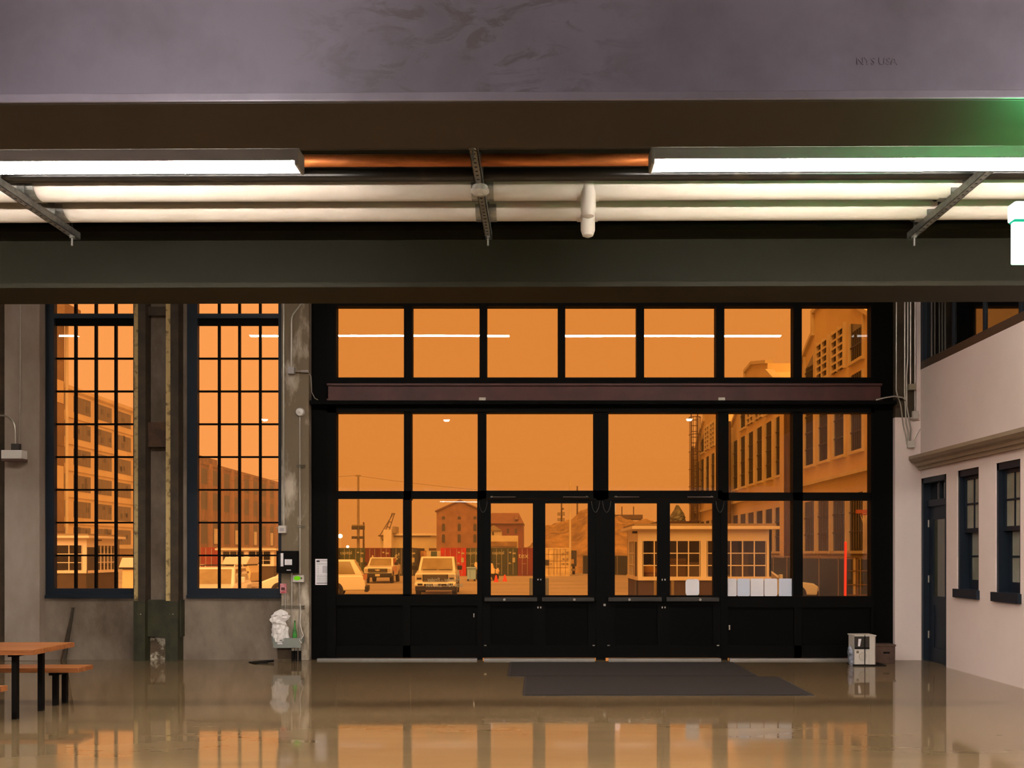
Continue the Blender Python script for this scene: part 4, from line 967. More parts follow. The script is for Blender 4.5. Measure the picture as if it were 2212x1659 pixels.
# ---------------------------------------------------------------- green screened fences
def fence(name, a, b3, h, label, n):
    a, b3 = Vector(a), Vector(b3); d = (b3-a)/n; L_ = d.length; ang = math.atan2(d.y, d.x)
    t = thing('screen_fence', label, 'fence', (a.x, a.y, GZ))
    for k in range(n):
        p = a + d*k
        o = MB().box(0.03, L_-0.03, -0.012, 0.012, 0.06, h-0.05).rot(ang).build('screen_panel', fence_g, None)
        o.location = (p.x-a.x, p.y-a.y, 0); o.parent = t
        MB().cyl((p.x, p.y, GZ), (p.x, p.y, GZ+h+0.05), 0.04, 6).build('post', pole_m, t)
        q = a + d*(k+1)
        MB().cyl((p.x, p.y, GZ+h), (q.x, q.y, GZ+h), 0.025, 6).build('top_tube', pole_m, t)
fence('f', (12.35, 30, 0), (12.35, 66, 0), 1.92, 'green screen fence along the tan factory wall', 14)
fence('f', (4.7, 92, 0), (12.2, 80, 0), 1.9, 'green screen fence beyond the white cabin', 5)

# ---------------------------------------------------------------- far buildings on the other side
def facade(name, label, Xw, ya, yb, zt, wall, rows, bay, wd, opening, depth=16, inset=0.0, marks=True, off=0.0):
    """wall facing +x; rows = [(z0, z1)], one window object for each bay and storey"""
    t = thing(name, label, 'building', (Xw, (ya+yb)/2, GZ))
    bp('wall', wall, t, Xw-depth, Xw, ya, yb, GZ, zt)
    bp('parapet', wall, t, Xw-0.6, Xw+0.25, ya, yb, zt-0.5, zt)
    rr = random.Random(len(name)+int(ya))
    y = ya + bay/2 + off
    while y < yb - wd/2:
        for (z0, z1) in rows:
            o = bp('window', opening, t, Xw-0.1, Xw+0.03, y-wd/2, y+wd/2, z0, z1)
            if marks:
                for k in range(rr.randint(1, 3)):
                    yy = y + rr.uniform(-0.4, 0.3)*wd; zz = z0 + rr.uniform(0.1, 0.7)*(z1-z0)
                    bp('broken_pane', dark_op, o, Xw+0.03, Xw+0.05, yy, yy+0.8, zz, zz+rr.uniform(0.5, 0.9))
                m = MB()
                for k in range(1, 5): m.box(Xw+0.03, Xw+0.06, y-wd/2+wd*k/5-0.05, y-wd/2+wd*k/5+0.05, z0, z1)
                m.build('glazing_bars', tan_dark, o)
        y += bay
    return t
office = facade('office_building', 'tall tan office block with rows of dusty broken windows', -60, 112, 152, 23.2, tan_wall,
       [(2.9+3.42*k, 5.0+3.42*k) for k in range(6)], 6.2, 4.6, win_dull, off=1.2)
for z in (5.6+3.42*k for k in range(6)): bp('string_course', tan_wall, office, -60, -59.85, 112, 152, z-0.15, z+0.15)
bp('canopy', cream, office, -60, -57.5, 112, 146, 2.3, 2.7)
t = thing('stair_tower', 'brown stair tower in front of the tan office block', 'tower', (-40, 70, GZ))
bp('wall', tan_dark, t, -48, -40, 60, 78.6, GZ, 22.4)
for k in range(5): bp('panel', tan_wall if k % 2 else tan_dark, t, -40.02, -39.96, 74.5, 78.4, 3.5+3.6*k, 5.4+3.6*k)
bp('eave', tan_dark, t, -48.5, -38.9, 76.5, 79.2, 21.3, 22.4)
MB().cyl((-39.9, 78.8, GZ), (-39.9, 78.8, 21.3), 0.14, 8).build('downpipe', cream, t)
dere = facade('derelict_building', 'derelict rust streaked building with dark gaping windows', -60, 158, 222, 18.2, rust_w,
       [(14.2, 17.0), (9.6, 12.8), (3.4, 7.6)], 6.1, 3.9, dark_op, marks=False)
for k in range(11):
    bp('column', mat('weathered_column', (150, 104, 66), 0.9, var=0.25, scale=0.8), dere, -60, -59.5, 158+6.1*k-0.5, 158+6.1*k+0.5, GZ, 18.0)
for k in range(0, 10, 2): bp('leaning_panel', cream, dere, -59.9, -59.6, 160.2+6.1*k, 161.4+6.1*k, 3.4, 6.2)
bp('roof_block', rust_w, dere, -68, -60.5, 158, 176, 18.2, 19.3)

# ---------------------------------------------------------------- hipped and gabled brick buildings
Zb = 150.0
def bx(px): return X(px, Zb)
def bz(py): return Zh(py, Zb)
t = thing('brick_warehouse', 'brown brick gable warehouse with three rows of arched windows', 'building', (bx(989), Zb, GZ))
MB().prism([(bx(943), GZ), (bx(1036), GZ), (bx(1036), bz(1102)), (bx(1012), bz(1092)), (bx(994), bz(1083)), (bx(943), bz(1105))], 'y', Zb, Zb+14).build('gable_front', brick_m, t)
MB().prism([(bx(940), bz(1106)), (bx(994), bz(1082)), (bx(1039), bz(1103)), (bx(1039), bz(1100)), (bx(994), bz(1079)), (bx(940), bz(1103))], 'y', Zb-0.3, Zb+14.3).build('roof_edge', brick_d, t)
for px in (958, 992, 1026):
    for (ya, yb) in ((1115, 1122), (1131, 1147), (1154, 1172)):
        w2 = 3.4
        pts = [(bx(px-w2), bz(yb)), (bx(px+w2), bz(yb))] + [(bx(px + w2*math.cos(a)), bz(ya + 3 - 3*math.sin(a))) for a in [math.pi*i/6 for i in range(7)]]
        MB().prism(pts, 'y', Zb-0.05, Zb+0.1).build('window', dark_op, t)
t = thing('brick_hall', 'maroon hip roofed brick hall beside the gable warehouse', 'building', (bx(1096), Zb, GZ))
bp('wall', mat('maroon_brick', (138, 78, 64), 0.9, rgb2=(116, 62, 52), scale=0.8), t, bx(1050), bx(1130), Zb, Zb+12, GZ, bz(1130))
MB().hexa([(bx(1047), Zb-0.5, bz(1131)), (bx(1132), Zb-0.5, bz(1131)), (bx(1132), Zb+12.5, bz(1131)), (bx(1047), Zb+12.5, bz(1131)),
           (bx(1060), Zb+3.5, bz(1106)), (bx(1120), Zb+3.5, bz(1106)), (bx(1120), Zb+8, bz(1106)), (bx(1060), Zb+8, bz(1106))]).build('roof', brick_d, t)
bp('dormer', brick_m, t, bx(1112), bx(1119), Zb-0.2, Zb+5, bz(1122), bz(1111))
for px in (1075, 1095, 1112): bp('window', dark_op, t, bx(px), bx(px+5), Zb-0.06, Zb+0.1, bz(1152), bz(1142))
t = thing('white_cottage', 'small pale cottage in front of the maroon brick hall', 'building', (bx(1070), Zb-6, GZ))
bp('wall', cream, t, X(1052, 144), X(1083, 144), 144, 148, GZ, Zh(1146, 144))
MB().prism([(X(1050, 144), Zh(1146, 144)), (X(1085, 144), Zh(1146, 144)), (X(1066, 144), Zh(1134, 144))], 'y', 143.6, 148.4).build('roof', pole_m, t)
bp('window', dark_op, t, X(1063, 144), X(1067, 144), 143.95, 144.1, Zh(1156, 144), Zh(1149, 144))
t = thing('retaining_wall', 'low beige retaining wall below the maroon brick hall', 'wall', (X(1085, 140), 140, GZ))
bp('wall_face', cream, t, X(1056, 140), X(1119, 140), 140, 141, GZ, Zh(1157, 140))
bp('hedge_strip', veg, t, X(1056, 139), X(1117, 139), 138.2, 139.9, Zh(1180, 139), Zh(1170, 139))
Zw = 170.0
t = thing('white_shed', 'long pale shed with square tower beside the brick warehouse', 'building', (X(880, Zw), Zw, GZ))
bp('wall', cream, t, X(822, Zw), X(944, Zw), Zw, Zw+10, GZ, Zh(1157, Zw))
bp('roof', cab_w, t, X(850, Zw), X(945, Zw), Zw-0.6, Zw+10, Zh(1157, Zw), Zh(1152.5, Zw))
bp('eave_shadow_board', pole_d, t, X(850, Zw), X(930, Zw), Zw-0.3, Zw, Zh(1159.5, Zw), Zh(1157, Zw))
bp('tower', cab_w, t, X(834, Zw), X(851, Zw), Zw-3, Zw+3, GZ, Zh(1145, Zw))
bp('lean_to_roof', pole_d, t, X(819, Zw), X(834, Zw), Zw-1, Zw+3, Zh(1159, Zw), Zh(1156, Zw))
for px in (826, 829.5): bp('window', dark_op, t, X(px, Zw), X(px+2.6, Zw), Zw-0.06, Zw+0.1, Zh(1168, Zw), Zh(1164.5, Zw))
bp('roof_tank', pole_m, t, X(851, Zw), X(858, Zw), Zw-2, Zw+2, Zh(1152, Zw), Zh(1138, Zw))
t = thing('lattice_crane', 'thin lattice crane boom rising behind the pale shed', 'crane', (X(835, 178), 186, GZ))
for (a, b3) in (((832, 1148), (847, 1110)), ((840, 1148), (852, 1110)), ((820, 1158), (848, 1112)), ((847, 1110), (853, 1110)), ((836, 1138), (843, 1139)), ((840, 1127), (847, 1128))):
    MB().cyl((X(a[0], 186), 186, Zh(a[1], 186)), (X(b3[0], 186), 186, Zh(b3[1], 186)), 0.10, 5).build('boom_member', pole_d, t)
MB().cyl((X(836, 186), 186, GZ), (X(836, 186), 186, Zh(1146, 186)), 0.4, 8).build('mast', pole_d, t)
bp('boom_head', pole_d, t, X(846, 186), X(853, 186), 185.6, 186.4, Zh(1111, 186), Zh(1108.5, 186))

# ---------------------------------------------------------------- scrub hill and low scrub
def mound(name, x0, x1, ya, yb, hf, m, label, nx=70, ny=26):
    b = MB()
    for j in range(ny+1):
        for i in range(nx+1):
            x = x0+(x1-x0)*i/nx; y = ya+(yb-ya)*j/ny
            b.v.append((x, y, hf(x, y)))
    for j in range(ny):
        for i in range(nx):
            q = j*(nx+1)+i; b.f.append((q, q+1, q+nx+2, q+nx+1))
    o = b.build(name, m, org=((x0+x1)/2, (ya+yb)/2, GZ)); o['kind'] = 'structure'
    return tag(o, label, 'hill')
prof_px = [(1120, 1194), (1150, 1176), (1178, 1139), (1205, 1132), (1228, 1128), (1250, 1110), (1268, 1101), (1290, 1108), (1330, 1122), (1380, 1127), (1440, 1134), (1500, 1140), (1560, 1150)]
def ridge(px):
    if px <= prof_px[0][0]: return 0.0
    for (a, b3) in zip(prof_px[:-1], prof_px[1:]):
        if a[0] <= px <= b3[0]: return VY - (a[1] + (b3[1]-a[1])*(px-a[0])/(b3[0]-a[0]))
    return 40.0
def hill_h(x, y):
    px = VX + F*x/125.0
    h = max(0.0, ridge(px)) * 125.0/F + 2.1
    k = max(0.0, min(1.0, (y-98)/27.0)); k2 = max(0.0, min(1.0, (150-y)/25.0))
    nz = noise.noise(Vector((x*0.45, y*0.45, 0)))*0.9 + noise.noise(Vector((x*1.3, y*1.3, 3)))*0.45
    return GZ - 0.05 + (h*math.sin(k*math.pi/2)*k2 + nz*k*k2*(0.4 if ridge(px) < 5 else 1.0)) * (1 if ridge(px) > 1 else 0.1)
mound('hill', X(1115, 125), X(1580, 125), 98, 150, hill_h, veg, 'scrubby brown hill behind the cream container', 110, 46)
def scrub_h(x, y):
    k = math.sin(max(0, min(1, (y-100)/24.0))*math.pi)
    return GZ - 0.05 + k*(2.2 + 0.9*noise.noise(Vector((x*0.35, y*0.3, 1))) + 0.7*noise.noise(Vector((x*1.1, y*0.9, 5))))
mound('hill_low', -34, 2, 100, 124, scrub_h, veg, 'low brown scrub bank behind the row of containers', 130, 24)
t = thing('hilltop_platform', 'flat dark platform building on top of the scrub hill', 'building', (X(1355, 130), 130, Zh(1140, 130)))
bp('slab', pole_d, t, X(1318, 130), X(1385, 130), 128, 133, Zh(1122, 130), Zh(1113, 130))
for px in (1322, 1340, 1362, 1381): bp('post', pole_d, t, X(px, 130)-0.15, X(px, 130)+0.15, 129, 129.4, Zh(1150, 130), Zh(1122, 130))
for px in (1342, 1367): MB().cyl((X(px, 130), 129, Zh(1113, 130)), (X(px, 130), 129, Zh(1095, 130)), 0.08, 5).build('mast', pole_d, t)
# tarpaulin-covered tank on a roof near the factory
bag('covered_tank', X(1463, 75), 75, Zh(1127, 75), [(0.62, 0.6, 0.0, 0), (0.62, 0.6, 0.35, 0), (0.5, 0.5, 0.65, 0.03), (0.28, 0.3, 0.95, 0.05), (0.2, 0.2, 1.15, 0.02), (0.09, 0.1, 1.35, 0.0)],
    mat('tarp_greygreen', (140, 138, 116), 0.6, rgb2=(86, 84, 66), scale=3), 'grey green tarpaulin bundle perched above the white cabin roof', 'bundle', 0.18, 5)
t = thing('flat_roof_store', 'low brown flat roofed store carrying the tarpaulin bundle', 'building', (X(1462, 76), 77, GZ))
bp('walls', pole_d, t, X(1420, 75), X(1503, 75), 73.8, 79, GZ, Zh(1131, 75)); bp('roof_edge', pole_d, t, X(1417, 75), X(1506, 75), 73.6, 79.2, Zh(1131, 75), Zh(1127, 75))

# ---------------------------------------------------------------- poles and lamps
def upole(px, d, ytop, label, r=0.14, m=pole_m, cat='pole'):
    t = thing('utility_pole', label, cat, (X(px, d), d, GZ))
    MB().cyl((X(px, d), d, GZ), (X(px, d), d, Zh(ytop, d)), r*1.25, 8, r1=r*0.8).build('shaft', m, t)
    return t
t = upole(774, 112, 1026, 'tall pole with four dark floodlight banks and wires', 0.15)
for (xa, xb, ya, yb) in ((760.5, 772, 1136, 1144), (776, 787.5, 1136, 1144), (760.5, 772, 1158.5, 1164), (776, 787, 1158.5, 1164)):
    bp('floodlight_bank', dark_op, t, X(xa, 111.6), X(xb, 111.6), 111.3, 111.8, Zh(yb, 111.6), Zh(ya, 111.6))
bp('crossarm', pole_m, t, X(760, 111.8), X(788, 111.8), 111.75, 111.95, Zh(1135.5, 112), Zh(1133.5, 112)); bp('crossarm', pole_m, t, X(768, 112), X(779, 112), 111.9, 112.1, Zh(1029, 112), Zh(1026.5, 112))
MB().tube([(X(774 + (1500-774)*k/12, 112+k*3), 112+k*3, Zh(1028, 112) - 0.9*math.sin(math.pi*k/12)) for k in range(13)], 0.02, 4).build('wire', pole_d, t)
MB().tube([(X(774 - 500*k/8, 112), 112, Zh(1027, 112) - 0.6*math.sin(math.pi*k/8)) for k in range(9)], 0.02, 4).build('wire', pole_d, t)
t = upole(785.5, 116, 1128, 'short dark pole next to the floodlight pole', 0.12, pole_d)
t = upole(1213, 128, 1068, 'dark pole with signal heads on the scrub hill', 0.12, pole_d)
for (xa, xb, ya, yb) in ((1204, 1212, 1107, 1114), (1214, 1220, 1106, 1114), (1204, 1211, 1119, 1126), (1214, 1220, 1119, 1126)):
    bp('signal_head', pole_m, t, X(xa, 127.8), X(xb, 127.8), 127.6, 127.9, Zh(yb, 127.8), Zh(ya, 127.8))
bp('lamp_arm', pole_d, t, X(1212, 127.8), X(1218, 127.8), 127.6, 127.9, Zh(1101, 127.8), Zh(1097.5, 127.8))
t = upole(1231.5, 90.85, 1040, 'pale slender pole rising behind the cream container', 0.10, cream)
t = upole(1247, 130, 1050, 'thin dark pole on the shoulder of the scrub hill', 0.12, pole_d)
def street_lamp(px, d, py, r, label, E):
    t = thing('street_lamp', label, 'lamp', (X(px, d), d, GZ), 'yard street lamps')
    MB().cyl((X(px, d), d, GZ), (X(px, d), d, Zh(py, d)), 0.07, 6).build('post', cream, t)
    MB().lathe([(0.0, -r), (r*0.8, -r*0.6), (r, 0), (r*0.8, r*0.6), (0.0, r)], (X(px, d), d, Zh(py, d)), 12).build('globe', emis('street_lamp_glow', (1.0, 0.92, 0.78), E), t, smooth=True)
street_lamp(735, 108, 1158, 0.27, 'glowing street lamp above the navy container', 6.0)
street_lamp(751, 108, 1181, 0.17, 'small glowing street lamp low over the green container', 6.0)

# ---------------------------------------------------------------- shipping containers
CW, CL, CH = 2.34, 6.06, 2.59
def container(px0, d, colr, label, logo=None, colr2=None, dark=None, marks=False, yaw=0.0, group='row of shipping containers', wpx=None):
    nm = 'container_%d_%d_%d' % colr
    m = mat(nm, colr, 0.55, rgb2=tuple(int(v*0.78) for v in colr), scale=1.4, stretch=(1, 1, 0.5))
    x0 = X(px0, d)
    t = thing('shipping_container', label, 'container', (x0+CW/2, d+CL/2, GZ), group)
    ORG[t.name] = (0, 0, 0)
    h = CW/2; f = -CL/2
    body = MB(); body.box(-h+0.08, h-0.08, f+0.06, -f, 0.12, CH-0.05)
    n = 22
    for k in range(n):
        y = f + 0.3 + (CL-0.6)*k/n
        for s in (-1, 1): body.box(s*(h-0.09), s*(h-0.02), y, y+0.13, 0.18, CH-0.14)
    body.build('body', m, t)
    for s in (-1, 1):
        bp('corner_post', m, t, s*h, s*(h-0.12), f, f+0.16, 0, CH)
        bp('corner_post', m, t, s*h, s*(h-0.12), -f-0.16, -f, 0, CH)
    bp('header', m, t, -h+0.12, h-0.12, f, f+0.14, CH-0.14, CH); bp('roof', m, t, -h+0.02, h-0.02, f+0.14, -f-0.1, CH-0.06, CH-0.01); bp('sill', m, t, -h+0.12, h-0.12, f, f+0.14, 0, 0.16)
    rod = mat('lock_rod_dark', (140, 108, 66), 0.6) if marks else mat('lock_rod', (176, 166, 146), 0.5, 0.1)
    for s in (-1, 1):
        a, b3 = (0.012, h-0.12) if s > 0 else (-h+0.12, -0.012)
        d_ = bp('door', m, t, a, b3, f+0.03, f+0.07, 0.16, CH-0.14)
        for z in (0.25, 0.86, 1.47): bp('door_panel', m, d_, a+0.10, b3-0.10, f+0.012, f+0.03, z, z+0.46)
        bp('door_panel', m, d_, a+0.10, b3-0.10, f+0.012, f+0.03, 2.03, CH-0.20)
        for k in (0.28, 0.74):
            x = a + (b3-a)*k
            MB().cyl((x, f-0.01, 0.1), (x, f-0.01, CH-0.08), 0.022, 6).build('lock_rod', rod, d_)
        bp('rod_handle', rod, d_, a+(b3-a)*0.28, a+(b3-a)*0.6, f-0.03, f-0.015, 1.1, 1.14)
    if logo:
        text('lettering', logo, mat('container_lettering', (206, 196, 160), 0.7), t, (-h/2-0.02 if len(logo) > 3 else -h*0.55, f-0.035, 2.13 if len(logo) > 3 else 1.86), 0.44 if len(logo) > 3 else 0.72)
    if marks:
        for k, (mx_, mz_) in enumerate(((0.45, 1.95), (0.5, 1.5), (0.85, 1.5), (0.5, 1.05), (0.85, 2.1), (0.85, 1.05))):
            bp('stencil_mark', mat('stencil_grey', (150, 128, 92), 0.7), t, mx_, mx_+0.2, f-0.035, f-0.031, mz_, mz_+0.16)
    else:
        for k, (mx_, mz_, w2) in enumerate(((0.42, 2.1, 0.18), (0.72, 2.02, 0.3), (0.72, 1.25, 0.24), (0.4, 1.1, 0.14))):
            bp('stencil_mark', mat('stencil_light', (180, 168, 130), 0.7), t, mx_, mx_+w2, f-0.035, f-0.031, mz_, mz_+0.14 + (0.3 if k == 2 else 0))
    if marks:
        bp('door_gap', rod, t, -0.025, 0.025, f+0.005, f+0.028, 0.16, CH-0.14)
        for z in (0.74, 1.35, 1.95): bp('panel_crease', rod, t, -h+0.14, h-0.14, f+0.024, f+0.031, z, z+0.05)
    if dark: bp('dark_placard', dark_op, t, dark[0], dark[1], f-0.035, f-0.031, dark[2], dark[3])
    t.rotation_euler.z = yaw
    return t
GR = (62, 78, 44); MA = (120, 36, 30); NV = (34, 40, 40)
container(678, 86.0, NV, 'navy container end showing past the black jamb', 'g!')
container(734.5, 86.4, GR, 'green container with pale script beside the navy one', 'capital')
container(789, 86.0, MA, 'dark red container behind the pickup with black bumper')
container(846, 86.2, NV, 'blackish navy container beside the dark red one', 'g!')
container(952, 85.6, (206, 26, 22), 'bright red container behind the pickup with slatted grille', None)
container(1007, 86.0, GR, 'green container with pale script beside the bright red one', 'capital')
container(1063, 86.0, (52, 66, 36), 'dark green container behind the orange cones', 'capital')
container(1118.5, 86.0, (128, 34, 32), 'dark red container lettered in three pale letters', 'tex')
container(1175.5, 84.5, (240, 214, 160), 'cream container with dark placard and stencil marks', None, dark=(-1.1, -0.72, 1.0, 1.5), marks=True)
container(434, 78.0, (150, 44, 28), 'brick red container behind the roof-racked car', None, group=None)
t = thing('site_kiosk', 'tan kiosk with small teal window among the containers', 'kiosk', (X(931, 88), 89, GZ))
bp('side_wall', mat('kiosk_tan', (170, 120, 56), 0.8), t, X(907, 88), X(921, 88), 88.4, 90.4, GZ, Zh(1190, 88))
bp('front_wall', cream, t, X(921, 88), X(953, 88), 88, 90.4, GZ, Zh(1190, 88))
bp('window', mat('teal_pane', (70, 92, 78), 0.3), t, X(931, 88), X(944, 88), 87.95, 88.1, Zh(1206, 88), Zh(1191, 88))
bp('door_strip', mat('kiosk_pink', (196, 150, 110), 0.8), t, X(915, 88), X(921, 88), 88.2, 88.42, GZ, Zh(1192, 88))
bp('roof_unit', pole_d, t, X(925, 88), X(938, 88), 88.5, 90, Zh(1190, 88), Zh(1184, 88))
t = thing('box_truck', 'dark box truck parked behind the cream container', 'truck', (X(1239, 91.3), 93, GZ))
bp('cargo_box', dark_op, t, X(1228, 91.3), X(1245.5, 91.3), 91.3, 96, 0.35, Zh(1189, 91.3)); bp('tail_light_panel', mat('tail_amber', (196, 158, 90), 0.4), t, X(1233, 91.3), X(1239.5, 91.3), 91.25, 91.35, Zh(1218, 91), Zh(1208, 91))
bp('bumper', pole_m, t, X(1229, 91), X(1244, 91), 91.2, 91.4, -0.1, 0.12)
for px in (1231, 1241): MB().cyl((X(px, 90)-0.12, 92.0, GZ+0.42), (X(px, 90)+0.12, 92.0, GZ+0.42), 0.42, 14).build('wheel', tyre_m, t)

# ---------------------------------------------------------------- site cabins
def cabin(label, x0, x1, ya, yb, sill, top, wins, side, sgn, door=None, glow=False):
    """white site cabin; wins: list of (xa, xb, cols) on the front, side: list of (ya, yb, cols) on the side facing the axis"""
    t = thing('site_cabin', label, 'cabin', ((x0+x1)/2, (ya+yb)/2, GZ), 'white site cabins')
    wt = sill + 1.08*(top-sill)/2.0 + 0.28
    th = 0.08; xs_ = x0 if sgn > 0 else x1                     # the visible side wall
    inr = mat('cabin_interior', (120, 104, 82), 0.8)
    bp('skirt', cab_b, t, x0+0.03, x1-0.03, ya+0.03, yb-0.03, GZ, sill-0.06)
    bp('floor_deck', cab_b, t, x0, x1, ya, yb, sill-0.06, sill-0.03)
    bp('back_wall', inr, t, x0, x1, yb-th, yb, sill, top-0.22); xo_ = x1 if sgn > 0 else x0
    bp('far_wall', inr, t, min(xo_, xo_-sgn*th), max(xo_, xo_-sgn*th), ya, yb, sill, top-0.22)
    bp('fascia', cab_w, t, x0, x1, ya, ya+th, wt, top-0.22); bp('fascia', cab_w, t, min(xs_, xs_+sgn*th), max(xs_, xs_+sgn*th), ya+th, yb, wt, top-0.22)
    bp('sill_band', cab_w, t, x0, x1, ya-0.03, ya+th, sill-0.10, sill+0.04); bp('sill_band', cab_w, t, min(xs_-sgn*.03, xs_+sgn*th), max(xs_-sgn*.03, xs_+sgn*th), ya+th, yb, sill-0.10, sill+0.04)
    bp('roof', cab_w, t, x0-0.25, x1+0.25, ya-0.28, yb+0.25, top-0.22, top-0.10, bevel=0.02); bp('roof_cap', pole_m, t, x0-0.15, x1+0.15, ya-0.15, yb+0.15, top-0.10, top)
    edges = sorted([x0] + [q for w3 in wins for q in (w3[0], w3[1])] + [x1])
    for k in range(0, len(edges), 2): bp('corner_panel', cab_w, t, edges[k], edges[k+1], ya, ya+th, sill, wt)
    edges = sorted([ya+th] + [q for w3 in side for q in (w3[0], w3[1])] + [yb])
    for k in range(0, len(edges), 2):
        if edges[k+1]-edges[k] > 0.01: bp('side_panel', cab_w, t, min(xs_, xs_+sgn*th), max(xs_, xs_+sgn*th), edges[k], edges[k+1], sill, wt)
    cg = glass('cabin_glass', (0.8, 0.78, 0.72), 1.6)
    for (a, b3, cols) in wins:
        o = bp('window_pane', cg, t, a, b3, ya+0.03, ya+0.04, sill+0.04, wt)
        for k in range(cols+1): bp('muntin', cab_w, o, a+(b3-a)*k/cols-0.02, a+(b3-a)*k/cols+0.02, ya, ya+0.06, sill+0.04, wt)
        for k in (1, 2): bp('muntin', cab_w, o, a, b3, ya+0.005, ya+0.055, sill+(wt-sill)*k/3-0.018, sill+(wt-sill)*k/3+0.018)
    for (a, b3, cols) in side:
        o = bp('window_pane', cg, t, xs_+sgn*0.03-0.004, xs_+sgn*0.03+0.004, a, b3, sill+0.04, wt)
        for k in range(cols+1): bp('muntin', cab_w, o, min(xs_, xs_+sgn*.06), max(xs_, xs_+sgn*.06), a+(b3-a)*k/cols-0.025, a+(b3-a)*k/cols+0.025, sill+0.04, wt)
        for k in (1, 2): bp('muntin', cab_w, o, min(xs_+sgn*.005, xs_+sgn*.055), max(xs_+sgn*.005, xs_+sgn*.055), a, b3, sill+(wt-sill)*k/3-0.018, sill+(wt-sill)*k/3+0.018)
    if door: bp('door', dark_op, t, *door)
    return t
d1 = 34.6
cab1 = cabin('white cabin with grid windows and yellow cushion inside', X(1378, d1), X(1666, d1), d1, 38.6, Zh(1248, d1), Zh(1131, d1),
      [(X(1383, d1)+0.1, X(1512, d1), 5), (X(1528, d1), X(1655, d1), 5)], [(36.0, 37.9, 3)], 1, door=(X(1378, d1)-0.02, X(1378, d1)+0.05, d1+0.35, d1+0.95, GZ, Zh(1170, d1)))
bp('step_lamp', dark_op, cab1, X(1378, d1)-0.18, X(1378, d1), d1+0.2, d1+0.4, Zh(1152, d1), Zh(1147, d1))
for px in (1412, 1450, 1560): bp('skirt_post', mat('skirt_post_grey', (128, 112, 84), 0.7), cab1, X(px, d1), X(px+6, d1), d1-0.02, d1+0.03, GZ, Zh(1252, d1))
t = thing('cushion', 'yellow orange cushion inside the white cabin window', 'cushion', (X(1404, 35.2), 35.3, Zh(1248, d1)))
MB().lathe([(0.0, 0.0), (0.2, 0.02), (0.27, 0.16), (0.26, 0.34), (0.16, 0.46), (0.0, 0.5)], (X(1404, 35.2), 35.3, Zh(1248, d1)), 16).build('cover', mat('cushion_yellow', (255, 190, 40), 0.7), t, smooth=True)
MB().lathe([(0.272, 0.15), (0.28, 0.17), (0.272, 0.19)], (X(1404, 35.2), 35.3, Zh(1248, d1)), 16).build('piping', mat('cushion_piping', (180, 110, 20), 0.7), t)
for k, (px, w3, h3, m) in enumerate(((1455, 0.9, 0.75, mat('box_card', (186, 150, 104), 0.8)), (1497, 0.55, 0.6, mat('box_pale', (196, 178, 140), 0.8)), (1600, 0.5, 1.0, mat('box_grey', (140, 130, 110), 0.7)))):
    t = thing('storage_box', ('wide cardboard box behind the cabin panes', 'pale box stacked by the cabin wall post', 'tall grey box in the far half of the cabin')[k], 'box', (X(px, 36), 36, Zh(1248, d1)), 'boxes inside the white cabin')
    bp('carton', m, t, X(px, 36)-w3/2, X(px, 36)+w3/2, 35.8, 36.4, Zh(1248, d1)-0.03, Zh(1250, d1)+h3); bp('flap', m, t, X(px, 36)-w3/2, X(px, 36)+w3/2, 35.74, 35.8, Zh(1250, d1)+h3-0.12, Zh(1250, d1)+h3)
d2 = 46.0
cab2 = cabin('white cabin with brown skirt below the tan office block', X(187, d2)-4.4, X(187, d2), d2, 49.6, Zh(1234, d2), Zh(1153, d2),
      [(X(187, d2)-4.1, X(187, d2)-0.24, 6)], [(47.15, 49.5, 6)], -1, door=(X(187, d2)-0.05, X(187, d2)+0.02, d2+0.05, d2+0.95, GZ, Zh(1182, d2)))
bp('step_lamp', dark_op, cab2, X(187, d2), X(187, d2)+0.2, d2+0.9, d2+1.2, Zh(1168, d2), Zh(1165, d2))
d3 = 68.0
cab3 = cabin('white cabin with sliding windows below the derelict building', X(474, d3), X(592, d3), d3, 72.5, Zh(1220, d3), Zh(1182, d3),
      [(X(481, d3), X(527, d3), 3), (X(537, d3), X(584, d3), 3)], [], -1)

